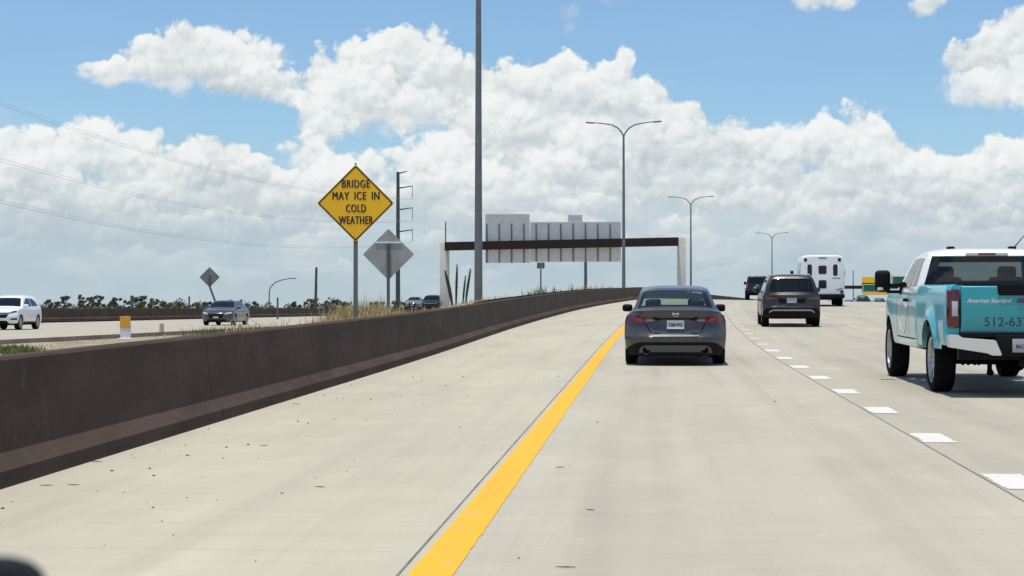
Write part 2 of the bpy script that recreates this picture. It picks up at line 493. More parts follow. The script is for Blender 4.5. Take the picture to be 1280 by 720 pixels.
def clear_glass(name='tinted_clear_glass', tint=(0.80, 0.92, 0.88)):
    m = bpy.data.materials.new(name)
    m.use_nodes = True
    g = NT(m.node_tree)
    o = g.n['Material Output']
    tr = g.n.new('ShaderNodeBsdfTransparent')
    tr.inputs[0].default_value = tuple(tint) + (1,)
    gl = g.n.new('ShaderNodeBsdfGlossy')
    gl.inputs['Roughness'].default_value = 0.03
    geo = g.n.new('ShaderNodeNewGeometry')
    cs = g.math('ABSOLUTE', g.vec('DOT_PRODUCT', geo.outputs['Normal'], geo.outputs['Incoming']))
    fr = g.math('MULTIPLY_ADD', g.math('POWER', g.math('SUBTRACT', 1.0, cs, clamp=True), 5.0), 0.93, 0.06)
    mx = g.n.new('ShaderNodeMixShader')
    g.l.new(fr, mx.inputs[0])
    g.l.new(tr.outputs[0], mx.inputs[1])
    g.l.new(gl.outputs[0], mx.inputs[2])
    g.l.new(mx.outputs[0], o.inputs[0])
    return m


M_CLEAR = clear_glass()


def paint(name, col, rough=0.28, metal=0.35):
    return mat(name, col, rough, metal, coat=0.5, spec=.4, var=0.04, vscale=2)


# ------------------------------------------------------------------ mesh helpers
def finish(bm, angle=38):
    bm.normal_update()
    for f in bm.faces:
        f.smooth = True
    for e in bm.edges:
        if len(e.link_faces) == 2 and e.calc_face_angle(0) > R(angle):
            e.smooth = False


def obj(name, bm, m, parent=None, angle=38, sharp=True):
    if sharp:
        finish(bm, angle)
    me = bpy.data.meshes.new(name)
    bm.to_mesh(me)
    bm.free()
    me.materials.append(m)
    o = bpy.data.objects.new(name, me)
    COL.objects.link(o)
    if parent:
        o.parent = parent
    return o


def tag(o, label, cat, group=None):
    o['label'] = label
    o['category'] = cat
    if group:
        o['group'] = group
    return o


def struct(o, label=None, kind='structure'):
    o['kind'] = kind
    if label:
        o['label'] = label
    return o


def empty(name, loc=(0, 0, 0), rot=(0, 0, 0)):
    o = bpy.data.objects.new(name, None)
    COL.objects.link(o)
    o.location = loc
    o.rotation_euler = rot
    o.empty_display_size = 0.3
    return o


def dup(root, loc, rot=None, scale=None):
    r = root.copy()
    COL.objects.link(r)
    r.location = loc
    if rot is not None:
        r.rotation_euler = rot
    if scale is not None:
        r.scale = (scale,) * 3
    for ch in root.children:
        c = ch.copy()
        COL.objects.link(c)
        c.parent = r
        for gch in ch.children:
            d = gch.copy()
            COL.objects.link(d)
            d.parent = c
    return r


def add_box(bm, c, s, rot=None, bev=0.0, seg=2):
    b = bmesh.new()
    bmesh.ops.create_cube(b, size=1.0)
    bmesh.ops.scale(b, vec=Vector(s), verts=b.verts)
    if bev:
        bmesh.ops.bevel(b, geom=list(b.edges), offset=bev, segments=seg, profile=0.5, affect='EDGES')
    M = Matrix.Translation(Vector(c)) @ (rot.to_matrix().to_4x4() if rot else Matrix())
    bmesh.ops.transform(b, matrix=M, verts=b.verts)
    join(bm, b)


def join(bm, b):
    idx = {}
    for v in b.verts:
        idx[v] = bm.verts.new(v.co)
    for f in b.faces:
        try:
            bm.faces.new([idx[v] for v in f.verts])
        except ValueError:
            pass
    b.free()


def tube(bm, pts, rad, seg=10, cap=True):
    pts = [Vector(p) for p in pts]
    if not isinstance(rad, (list, tuple)):
        rad = [rad] * len(pts)
    rings = []
    ref = None
    for i, p in enumerate(pts):
        a = pts[max(i - 1, 0)]
        b = pts[min(i + 1, len(pts) - 1)]
        t = (b - a).normalized()
        if ref is None:
            ref = Vector((1, 0, 0)) if abs(t.x) < 0.9 else Vector((0, 1, 0))
        n = (ref - t * ref.dot(t)).normalized()
        ref = n
        bb = t.cross(n)
        rings.append([bm.verts.new(p + (n * math.cos(k * 2 * math.pi / seg) + bb * math.sin(k * 2 * math.pi / seg)) * rad[i]) for k in range(seg)])
    for i in range(len(rings) - 1):
        for k in range(seg):
            bm.faces.new((rings[i][k], rings[i][(k + 1) % seg], rings[i + 1][(k + 1) % seg], rings[i + 1][k]))
    if cap:
        bm.faces.new(list(reversed(rings[0])))
        bm.faces.new(rings[-1])


def lathe(bm, prof, seg=32, axis='X', c=(0, 0, 0)):
    """revolve (radius, axial) pairs"""
    rings = []
    c = Vector(c)
    for (r, a) in prof:
        ring = []
        for k in range(seg):
            t = 2 * math.pi * k / seg
            if axis == 'X':
                p = Vector((a, r * math.cos(t), r * math.sin(t)))
            elif axis == 'Y':
                p = Vector((r * math.cos(t), a, r * math.sin(t)))
            else:
                p = Vector((r * math.cos(t), r * math.sin(t), a))
            ring.append(bm.verts.new(c + p))
        rings.append(ring)
    for i in range(len(rings) - 1):
        for k in range(seg):
            bm.faces.new((rings[i][k], rings[i][(k + 1) % seg], rings[i + 1][(k + 1) % seg], rings[i + 1][k]))
    return rings


def prism(bm, poly, y0, y1):
    """extrude an (x, z) outline from y0 to y1"""
    a = [bm.verts.new((x, y0, z)) for x, z in poly]
    b = [bm.verts.new((x, y1, z)) for x, z in poly]
    n = len(poly)
    bm.faces.new(a)
    bm.faces.new(list(reversed(b)))
    for i in range(n):
        bm.faces.new((a[i], b[i], b[(i + 1) % n], a[(i + 1) % n]))


def text_bm(body, width=None, height=0.1, bold=0.0, shear=0.0, spacing=1.0, words=1.0):
    """flat lettering in the x/z plane, centred; scaled to the width and cap height asked for"""
    cu = bpy.data.curves.new('lettering', 'FONT')
    cu.body = body
    cu.size = 1.0
    cu.offset = bold
    cu.shear = shear
    cu.space_character = spacing
    cu.space_word = words
    cu.resolution_u = 3
    t = bpy.data.objects.new('lettering', cu)
    COL.objects.link(t)
    bpy.context.view_layer.update()
    dg = bpy.context.evaluated_depsgraph_get()
    me = bpy.data.meshes.new_from_object(t.evaluated_get(dg))
    bm = bmesh.new()
    bm.from_mesh(me)
    bpy.data.objects.remove(t)
    bpy.data.curves.remove(cu)
    bpy.data.meshes.remove(me)
    xs = [v.co.x for v in bm.verts]
    ys = [v.co.y for v in bm.verts]
    cx, cy = (min(xs) + max(xs)) / 2, (min(ys) + max(ys)) / 2
    sy = height / (max(ys) - min(ys))
    sx = width / (max(xs) - min(xs)) if width else sy
    for v in bm.verts:
        v.co = Vector(((v.co.x - cx) * sx, 0, (v.co.y - cy) * sy))
    return bm


def mono(knots):
    """monotone cubic interpolation through (x, y) knots"""
    xs = [k[0] for k in knots]
    ys = [k[1] for k in knots]
    n = len(xs)
    d = [(ys[i + 1] - ys[i]) / (xs[i + 1] - xs[i]) for i in range(n - 1)]
    m = [d[0]] + [0 if d[i - 1] * d[i] <= 0 else 2 * d[i - 1] * d[i] / (d[i - 1] + d[i]) for i in range(1, n - 1)] + [d[-1]]

    def f(x):
        if x <= xs[0]:
            return ys[0]
        if x >= xs[-1]:
            return ys[-1]
        i = 0
        while x > xs[i + 1]:
            i += 1
        h = xs[i + 1] - xs[i]
        t = (x - xs[i]) / h
        return (2 * t**3 - 3 * t * t + 1) * ys[i] + (t**3 - 2 * t * t + t) * h * m[i] + (-2 * t**3 + 3 * t * t) * ys[i + 1] + (t**3 - t * t) * h * m[i + 1]
    return f


def sstep(a, b, x):
    t = max(0.0, min(1.0, (x - a) / (b - a)))
    return t * t * (3 - 2 * t)


# ------------------------------------------------------------------ the road's course
_pf = mono([(-40, -.46), (0, 0), (20, .23), (35, .41), (57, .82), (90, 1.42), (115, 1.80), (140, 2.05), (160, 2.10), (200, 2.0), (250, 1.8), (320, 1.2), (420, .6), (620, .4)])
STEP = 3.0
GRID = [-18 + STEP * i for i in range(int(620 / STEP))]


def _lin(fn, y):
    i = math.floor((y + 18) / STEP)
    y0 = -18 + i * STEP
    t = (y - y0) / STEP
    return fn(y0) * (1 - t) + fn(y0 + STEP) * t


def _offs(y):
    a = max(0.0, y - 31.0)
    return a * a / 2700.0


def off(y):
    return _lin(_offs, y)


def zr(x, y):
    """height of the road surface"""
    bank = 0.02 * _lin(lambda q: sstep(105, 150, q), y)
    return _lin(_pf, y) - bank * (x - off(y) - 2)


def heading(y):
    return -math.atan((off(y + 1) - off(y - 1)) / 2), math.atan((_pf(y + 1.5) - _pf(y - 1.5)) / 3)


def sheet(name, cols, ys, m, parent=None, lift=0.0):
    """a strip of road: cols = lateral metres, ys = metres along"""
    bm = bmesh.new()
    uvl = bm.loops.layers.uv.new('UVMap')
    rows = []
    for y in ys:
        rows.append([(bm.verts.new((t + off(y), y, zr(t + off(y), y) + lift)), t, y) for t in cols])
    for i in range(len(rows) - 1):
        for k in range(len(cols) - 1):
            q = (rows[i][k], rows[i][k + 1], rows[i + 1][k + 1], rows[i + 1][k])
            f = bm.faces.new([v[0] for v in q])
            for lp, vv in zip(f.loops, q):
                lp[uvl].uv = (vv[1], vv[2])
    return obj(name, bm, m, parent, sharp=False)


RIGHT_EDGE = 20.5
road = struct(sheet('road', [-4.75, -1, 2.4, 6, 10, 15, RIGHT_EDGE + .3], GRID, M_ROAD))


def ragged(bm, t0, t1, a, b, step, jit):
    # a painted strip with slightly uneven edges, lying on the road sheet
    ys = sorted(set([a + (b - a) * i / max(1, round((b - a) / step)) for i in range(max(1, round((b - a) / step)) + 1)] + [y for y in GRID if a < y < b]))
    prev = None
    for y in ys:
        e = (rnd.gauss(0, jit), rnd.gauss(0, jit))
        cur = [bm.verts.new((t + off(y), y, zr(t + off(y), y) + .004)) for t in (t0 + e[0], (t0 + t1) / 2, t1 + e[1])]
        if prev:
            bm.faces.new((prev[0], prev[1], cur[1], cur[0]))
            bm.faces.new((prev[1], prev[2], cur[2], cur[1]))
        prev = cur


bm = bmesh.new()
ragged(bm, -1.187, -.966, -12, 70, .15, .002)
ragged(bm, -1.187, -.966, 70, 600, 3, .002)
obj('yellow_line', bm, M_YEL, road, sharp=False)
sheet('joint_line', [-1.243, -1.231], GRID, M_JOINT, road, .004)
sheet('joint_line', [2.418, 2.430], GRID, M_JOINT, road, .004)
sheet('white_line', [17.1, 17.25], GRID, M_WHT, road, .004)


M_FADED = line_mat('faded_white_paint', (0.53, 0.51, 0.45), 0.8)


def dashes(t0, t1, start, length, period, n, m=None):
    bm = bmesh.new()
    for k in range(n):
        a = start + k * period
        b = a + length
        ragged(bm, t0, t1, a + rnd.uniform(-.03, .03), b + rnd.uniform(-.05, .03), .09, .006)
    o = obj('lane_marking', bm, m or M_WHT, road, sharp=False)
    return o


dashes(2.455, 2.75, 12.34 - 3.66 * 3, 1.04, 3.66, 11)
dashes(2.46, 2.72, 12.34 + 3.66 * 8, .95, 3.66, 30, M_FADED)
dashes(6.12, 6.24, 6.5, 3.05, 12.2, 16, M_FADED)
dashes(9.80, 9.92, 9.0, 3.05, 12.2, 16, M_FADED)
dashes(13.45, 13.57, 4.0, 3.05, 12.2, 16, M_FADED)


# ------------------------------------------------------------------ ground
def median_z(x, y):
    """ground between our barrier and the other carriageway, x in metres"""
    back = off(y) - 5.0
    edge = edge_x(y)
    t = max(0.0, min(1.0, (x - edge) / (back - edge)))
    top = (_lin(_pf, y) + .93) * sstep(24, 50, y) + .30 * (1 - sstep(24, 50, y))
    return .30 + (top - .30) * t ** 2.4


def edge_x(y):
    """near edge of the other carriageway"""
    return -19.5 - 4.0 * sstep(80, 150, y)


bm = bmesh.new()
gs = [-6000, -1500, -400, -120, -44.6]
ys = [-6000, -1200, -300, -60, 0, 100, 200, 400, 700, 1500, 4000, 9000]
vs = [[bm.verts.new((x, y, .08 if y < 900 else .08)) for x in [-9000, -2000, -400, -100, 0, 100, 400, 2000, 9000]] for y in ys]
for i in range(len(ys) - 1):
    for k in range(8):
        bm.faces.new((vs[i][k], vs[i][k + 1], vs[i + 1][k + 1], vs[i + 1][k]))
struct(obj('ground', bm, M_GROUND, sharp=False))

bm = bmesh.new()
NX = 26
ysm = [-18 + 3 * i for i in range(118)]
rows = []
for y in ysm:
    a, b = edge_x(y) + .16, off(y) - 4.99
    row = []
    for k in range(NX + 1):
        x = a + (b - a) * k / NX
        jig = (rnd.random() - .5) * .09 * (1 if 0 < k < NX else 0)
        row.append(bm.verts.new((x, y, median_z(x, y) + jig)))
    rows.append(row)
for i in range(len(rows) - 1):
    for k in range(NX):
        bm.faces.new((rows[i][k], rows[i][k + 1], rows[i + 1][k + 1], rows[i + 1][k]))
struct(obj('median_ground', bm, M_GROUND, sharp=False))

OZ = .35
bm = bmesh.new()
uvl = bm.loops.layers.uv.new('UVMap')
rows = [[(bm.verts.new((x, y, OZ)), x, y) for x in (-43.6, -36, -28, edge_x(y))] for y in [-60 + 6 * i for i in range(110)]]
for i in range(len(rows) - 1):
    for k in range(3):
        q = (rows[i][k], rows[i][k + 1], rows[i + 1][k + 1], rows[i + 1][k])
        f = bm.faces.new([v[0] for v in q])
        for lp, vv in zip(f.loops, q):
            lp[uvl].uv = (vv[1] + 60.35, vv[2])
oroad = struct(obj('opposite_road', bm, M_ROAD, sharp=False))
bm = bmesh.new()
for x in (-26.6, -30.3, -34.0):
    for k in range(30):
        a = 10 + 12.2 * k
        v = [bm.verts.new(c) for c in ((x, a, OZ + .004), (x + .12, a, OZ + .004), (x + .12, a + 3, OZ + .004), (x, a + 3, OZ + .004))]
        bm.faces.new(v)
obj('lane_marking', bm, M_WHT, oroad, sharp=False)

bm = bmesh.new()
prof = [(.0, .0), (.0, .13), (.02, .15), (.15, .15), (.15, -.2)]
rows = [[bm.verts.new((edge_x(y) + a, y, OZ - .05 + b)) for a, b in prof] for y in [-18 + 4 * i for i in range(90)]]
for i in range(len(rows) - 1):
    for k in range(len(prof) - 1):
        bm.faces.new((rows[i][k], rows[i][k + 1], rows[i + 1][k + 1], rows[i + 1][k]))
M_KERB = mat('kerb_concrete', (0.30, 0.23, 0.19), 0.9, var=0.25, vscale=1.2)
struct(obj('kerb', bm, M_KERB))


# ------------------------------------------------------------------ barriers
def barrier(name, prof, ys, fn):
    """sweep a profile of (outward offset, height) along fn(y) -> (x, y, z)"""
    bm = bmesh.new()
    uvl = bm.loops.layers.uv.new('UVMap')
    s = [0]
    for i in range(1, len(prof)):
        s.append(s[-1] + math.hypot(prof[i][0] - prof[i - 1][0], prof[i][1] - prof[i - 1][1]))
    rows = []
    for y in ys:
        x, yy, z = fn(y)
        rows.append([(bm.verts.new((x + a, yy, z + h)), s[j], y) for j, (a, h) in enumerate(prof)])
    for i in range(len(rows) - 1):
        for k in range(len(prof) - 1):
            q = (rows[i][k], rows[i + 1][k], rows[i + 1][k + 1], rows[i][k + 1])
            f = bm.faces.new([v[0] for v in q])
            for lp, vv in zip(f.loops, q):
                lp[uvl].uv = (vv[1], vv[2])
    for r_ in (rows[0], rows[-1]):
        bm.faces.new([v[0] for v in r_])
    return obj(name, bm, M_BAR, angle=20)


FS = [(0, -.05), (0, .117), (-.115, .222), (-.20, .875), (-.225, .895), (-.40, .895), (-.43, .87), (-.43, -.9)]
b1 = barrier('concrete_barrier', FS, GRID, lambda y: (off(y) - 4.53, y, zr(off(y) - 4.53, y)))
tag(b1, 'long dark brown concrete barrier with sloped foot along the near left shoulder', 'barrier')
b2 = barrier('concrete_barrier', FS, [-40 + 8 * i for i in range(80)], lambda y: (-43.0, y, OZ + .14))
tag(b2, 'distant brown concrete barrier on the far side of the opposite road in front of trees', 'barrier')
FR = [(-a, h) for a, h in FS]
b3 = barrier('concrete_barrier', FR, GRID, lambda y: (off(y) + RIGHT_EDGE, y, zr(off(y) + RIGHT_EDGE, y)))
tag(b3, 'brown concrete barrier along the right edge of the near road behind the teal pickup', 'barrier')


# ------------------------------------------------------------------ vehicles
class Car:
    """a car's skin as one continuous set of surfaces: side x(y,z), top z(x,y), rear and front y(x,z).
    Local axes: x right, y forward with 0 at mid-length, z up from the ground."""

    def __init__(s, L, T, side, rearp, frontp, zb=.28, r=.05, q=5, cR=.26, pR=4, cF=.35, pF=3, plan=(.03, .05), y0=None):
        s.L, s.zb, s.r, s.q = L, zb, r, q
        s.T, s.side, s.pr, s.pf = mono(T), mono(side), mono(rearp), mono(frontp)
        s.cR, s.pR, s.cF, s.pF, s.plan = cR, pR, cF, pF, plan
        s.y0 = -L / 2 if y0 is None else y0

    def hw(s, z, y):
        k = 1 - s.plan[0] * max(0, 1 - y / .8) ** 2 - s.plan[1] * max(0, 1 - (s.L - y) / 1.0) ** 2
        return s.side(z) * k

    def shift(s, xn, y, z):
        xn = min(1.0, abs(xn))
        a = max(0.0, 1 - y / .7)
        b = max(0.0, 1 - (s.L - y) / .8)
        return (s.pr(z) + s.cR * xn ** s.pR) * a * a - (s.pf(z) + s.cF * xn ** s.pF) * b * b

    def top_edge(s, y):
        return s.T(y) - s.r

    def m_side(s, sg, o=0.0):
        return lambda y, z: Vector((sg * (s.hw(z, y) + o), s.y0 + y + s.shift(1, y, z), z))

    def m_top(s, o=0.0):
        def f(xn, y):
            ze = s.top_edge(y)
            z = s.T(y) - s.r * abs(xn) ** s.q
            sl = (s.T(y + .02) - s.T(y - .02)) / .04
            k = 1 / math.hypot(1, sl)
            return Vector((xn * s.hw(ze, y), s.y0 + y + s.shift(xn, y, z) - o * sl * k, z + o * k))
        return f

    def m_rear(s, o=0.0):
        def f(x, z):
            xn = x / max(.01, s.hw(z, 0))
            return Vector((x, s.y0 + s.shift(xn, 0, z) - o, z))
        return f

    def m_front(s, o=0.0):
        def f(x, z):
            xn = x / max(.01, s.hw(z, s.L))
            return Vector((x, s.y0 + s.L + s.shift(xn, s.L, z) + o, z))
        return f


def grid_patch(bm, cols, lo, hi, n, fn, flip=False):
    prev = None
    for a in cols:
        l, h = lo(a), hi(a)
        cur = [bm.verts.new(fn(a, l + (h - l) * k / n)) for k in range(n + 1)]
        if prev:
            for k in range(n):
                q = (prev[k], cur[k], cur[k + 1], prev[k + 1])
                bm.faces.new(tuple(reversed(q)) if flip else q)
        prev = cur


def frange(a, b, d):
    n = max(1, math.ceil(abs(b - a) / d - 1e-9))
    return [a + (b - a) * i / n for i in range(n + 1)]


def poly_patch(bm, poly, fn, da=.05, n=6, flip=False):
    """fill an outline that is monotone in its first coordinate, mapped through fn"""
    vx = sorted(set(round(p[0], 6) for p in poly))
    cols = []
    for i in range(len(vx) - 1):
        cols += frange(vx[i], vx[i + 1], da)[:-1]
    cols.append(vx[-1])
    E = [(poly[i], poly[(i + 1) % len(poly)]) for i in range(len(poly))]

    def span(a):
        bs = []
        for p, q in E:
            if min(p[0], q[0]) - 1e-9 <= a <= max(p[0], q[0]) + 1e-9:
                if abs(p[0] - q[0]) < 1e-9:
                    bs += [p[1], q[1]]
                else:
                    t = (a - p[0]) / (q[0] - p[0])
                    bs.append(p[1] + (q[1] - p[1]) * t)
        return min(bs), max(bs)
    grid_patch(bm, cols, lambda a: span(a)[0], lambda a: span(a)[1], n, fn, flip)


def thick(bm, d):
    """give an open patch a rim: push a copy of its border inwards"""
    bm.normal_update()
    be = [e for e in bm.edges if len(e.link_faces) == 1]
    nv = {}
    for e in be:
        for v in e.verts:
            if v not in nv:
                nv[v] = bm.verts.new(v.co - v.normal * d)
    for e in be:
        a, b = e.verts
        try:
            bm.faces.new((a, b, nv[b], nv[a]))
        except ValueError:
            pass


def body_mesh(c, wheels, arch, side_lo, holes=(), skip_top=()):
    """painted skin; wheels = axle positions y, arch = (radius, centre height); holes = y ranges of the top left open between the pillars"""
    bm = bmesh.new()
    L = c.L
    cols = set(frange(0, L, .08))
    for w in wheels:
        for t in range(0, 19):
            cols.add(w + arch[0] * math.cos(math.pi * t / 18))
    cols = sorted(k for k in cols if 0 <= k <= L)

    def lo(y):
        z = side_lo(y) if callable(side_lo) else side_lo
        for w in wheels:
            d = arch[0] ** 2 - (y - w) ** 2
            if d > 0:
                z = max(z, arch[1] + math.sqrt(d))
        return min(z, c.top_edge(y) - .01)
    for sg in (-1, 1):
        grid_patch(bm, cols, lo, c.top_edge, 12, c.m_side(sg), flip=(sg < 0))
    xs = [-1, -.97, -.92, -.84, -.7, -.5, -.25, 0, .25, .5, .7, .84, .92, .97, 1]
    ycols = sorted(set(frange(0, L, .06)) | set(v for h in holes for v in h[:2]))
    ft = c.m_top()
    rows = [[bm.verts.new(ft(x, y)) for x in xs] for y in ycols]
    for i in range(len(rows) - 1):
        ym = (ycols[i] + ycols[i + 1]) / 2
        for k in range(len(xs) - 1):
            if any(h[0] < ym < h[1] and abs((xs[k] + xs[k + 1]) / 2) < h[2] for h in holes):
                continue
            bm.faces.new((rows[i][k], rows[i][k + 1], rows[i + 1][k + 1], rows[i + 1][k]))
    xr = [-1, -.985, -.96, -.92, -.86, -.78, -.66, -.5, -.25, 0, .25, .5, .66, .78, .86, .92, .96, .985, 1]
    for (yy, fm, fl) in ((0, c.m_rear(), False), (L, c.m_front(), True)):
        zb = side_lo(yy) if callable(side_lo) else side_lo
        rows = []
        for xn in xr:
            zt = c.T(yy) - c.r * abs(xn) ** c.q
            col = []
            for k in range(17):
                z = zb + (zt - zb) * k / 16
                col.append(bm.verts.new(fm(xn * c.hw(min(z, c.top_edge(yy)), yy), z)))
            rows.append(col)
        for i in range(len(rows) - 1):
            for k in range(16):
                q = (rows[i][k], rows[i + 1][k], rows[i + 1][k + 1], rows[i][k + 1])
                bm.faces.new(tuple(reversed(q)) if fl else q)
    bmesh.ops.remove_doubles(bm, verts=bm.verts, dist=.004)
    return bm


def on(c, name, poly, face, m, parent, o=.004, sg=1, da=.04, n=5, rim=.012):
    """a panel lying on one of the car's faces"""
    bm = bmesh.new()
    if face == 'rear':
        poly_patch(bm, [(sg * a, b) for a, b in poly], c.m_rear(o), da, n)
    elif face == 'front':
        poly_patch(bm, [(sg * a, b) for a, b in poly], c.m_front(o), da, n, True)
    elif face == 'top':
        # poly in (xn, y)
        poly_patch(bm, poly, c.m_top(o), .06, 14)
    else:
        poly_patch(bm, poly, c.m_side(sg, o), .06, 8, sg < 0)
    thick(bm, rim)
    return obj(name, bm, m, parent)


def curve_text(c, body, x, z, width, height, parent, m, name='lettering', o=.012, fm=None, **k):
    bm = text_bm(body, width, height, **k)
    f = (fm or c.m_rear)(o)
    for v in bm.verts:
        v.co = f(v.co.x + x, v.co.z + z)
    return obj(name, bm, m, parent, sharp=False)


WHEELS = {}


def wheel_meshes(Rw, w, style):
    key = (Rw, w, style)
    if key in WHEELS:
        return WHEELS[key]
    bm = bmesh.new()
    rr = Rw * .70
    lathe(bm, [(rr, w * .42), (rr + .02, w * .5), (Rw - .05, w * .52), (Rw - .015, w * .47), (Rw, w * .36), (Rw, -w * .36), (Rw - .015, -w * .47), (Rw - .05, -w * .52), (rr, -w * .45), (rr - .02, 0)], 40)
    finish(bm)
    tyre = bpy.data.meshes.new('tyre')
    bm.to_mesh(tyre)
    bm.free()
    tyre.materials.append(M_TYRE)
    bm = bmesh.new()
    lathe(bm, [(rr, w * .40), (rr + .006, w * .47), (rr - .02, w * .45), (rr - .035, w * .25), (rr - .04, -w * .2)], 40)
    rg = lathe(bm, [(.001, w * .37), (.05, w * .37), (.07, w * .33), (.075, w * .15)], 20)
    ns = {'alloy': 10, 'dark': 5, 'truck': 8}[style]
    for k in range(ns):
        a = 2 * math.pi * k / ns
        e = Euler((a, 0, 0))
        add_box(bm, e.to_matrix() @ Vector((w * .33, 0, rr * .52)), (w * .10, .035 if ns > 6 else .06, rr * .92), e, .006, 1)
    finish(bm)
    rim = bpy.data.meshes.new('rim')
    bm.to_mesh(rim)
    bm.free()
    rim.materials.append(M_ALLOYD if style == 'dark' else M_ALLOY)
    bm = bmesh.new()
    r2 = lathe(bm, [(.001, w * .12), (rr - .03, w * .12)], 28)
    dsk = bpy.data.meshes.new('brake_disc')
    bm.to_mesh(dsk)
    bm.free()
    dsk.materials.append(M_UNDER)
    WHEELS[key] = (tyre, rim, dsk)
    return WHEELS[key]


def add_wheels(parent, xs, ys, Rw, w, style):
    me = wheel_meshes(Rw, w, style)
    for y in ys:
        for sg in (-1, 1):
            e = empty('wheel')
            e.parent = parent
            e.location = (sg * xs, y, Rw)
            e.rotation_euler = (0, 0, 0 if sg > 0 else math.pi)
            for nm, mm in zip(('tyre', 'rim', 'brake_disc'), me):
                o = bpy.data.objects.new(nm, mm)
                COL.objects.link(o)
                o.parent = e


def underbody(parent, c, hw, z0, z1, wheels, arch):
    """floor pan between the wheels and dark wheel housings"""
    bm = bmesh.new()
    add_box(bm, (0, 0, (z0 + z1) / 2), (2 * hw, c.L - .55, z1 - z0))
    return obj('underbody', bm, M_UNDER, parent)


def mirror_pair(parent, c, y, z, size, m, reach=.14, x0=None):
    for sg in (-1, 1):
        bm = bmesh.new()
        x = (x0 if x0 else c.hw(z - .1, y)) + reach
        add_box(bm, (sg * x, c.y0 + y, z), size, None, min(size) * .38, 3)
        add_box(bm, (sg * (x - reach * .75), c.y0 + y + .01, z - size[2] * .32), (reach * 1.1, .05, .035))
        obj('mirror', bm, m, parent)


def plate(parent, c, x, z, m=M_PLATE, txt=None, o=.02, fm=None, w=.305, h=.152):
    f = (fm or c.m_rear)(o)
    bm = bmesh.new()
    poly_patch(bm, [(x - w / 2, z - h / 2), (x + w / 2, z - h / 2), (x + w / 2, z + h / 2), (x - w / 2, z + h / 2)], f, .1, 2)
    thick(bm, .015)
    p = obj('licence_plate', bm, m, parent)
    bm = bmesh.new()
    for (a0, a1, b0, b1) in ((-w / 2, w / 2, h / 2 - .008, h / 2), (-w / 2, w / 2, -h / 2, -h / 2 + .008), (-w / 2, -w / 2 + .008, -h / 2, h / 2), (w / 2 - .008, w / 2, -h / 2, h / 2)):
        a = f(x + (a0 + a1) / 2, z + (b0 + b1) / 2)
        add_box(bm, (a.x, a.y - .004, a.z), (a1 - a0, .008, b1 - b0))
    obj('plate_frame', bm, M_CHROMEB, p)
    if txt:
        curve_text(c, txt, x, z - .008, w * .82, h * .48, p, M_INK, o=o + .003, bold=.02, fm=fm)
    return p


def place_car(root, x, y, L, back=False, dz=0.0, z=None, extra=0.0):
    """put the car's mid-length point on the road, following its slope and bend"""
    h, p = heading(y)
    if z is not None:
        h, p = 0, 0
    root.location = (x, y, (zr(x, y) if z is None else z) + dz)
    root.rotation_euler = (p if not back else -p, 0, h + extra + (math.pi if back else 0))


def mir(poly):
    return [(-a, b) for a, b in poly]


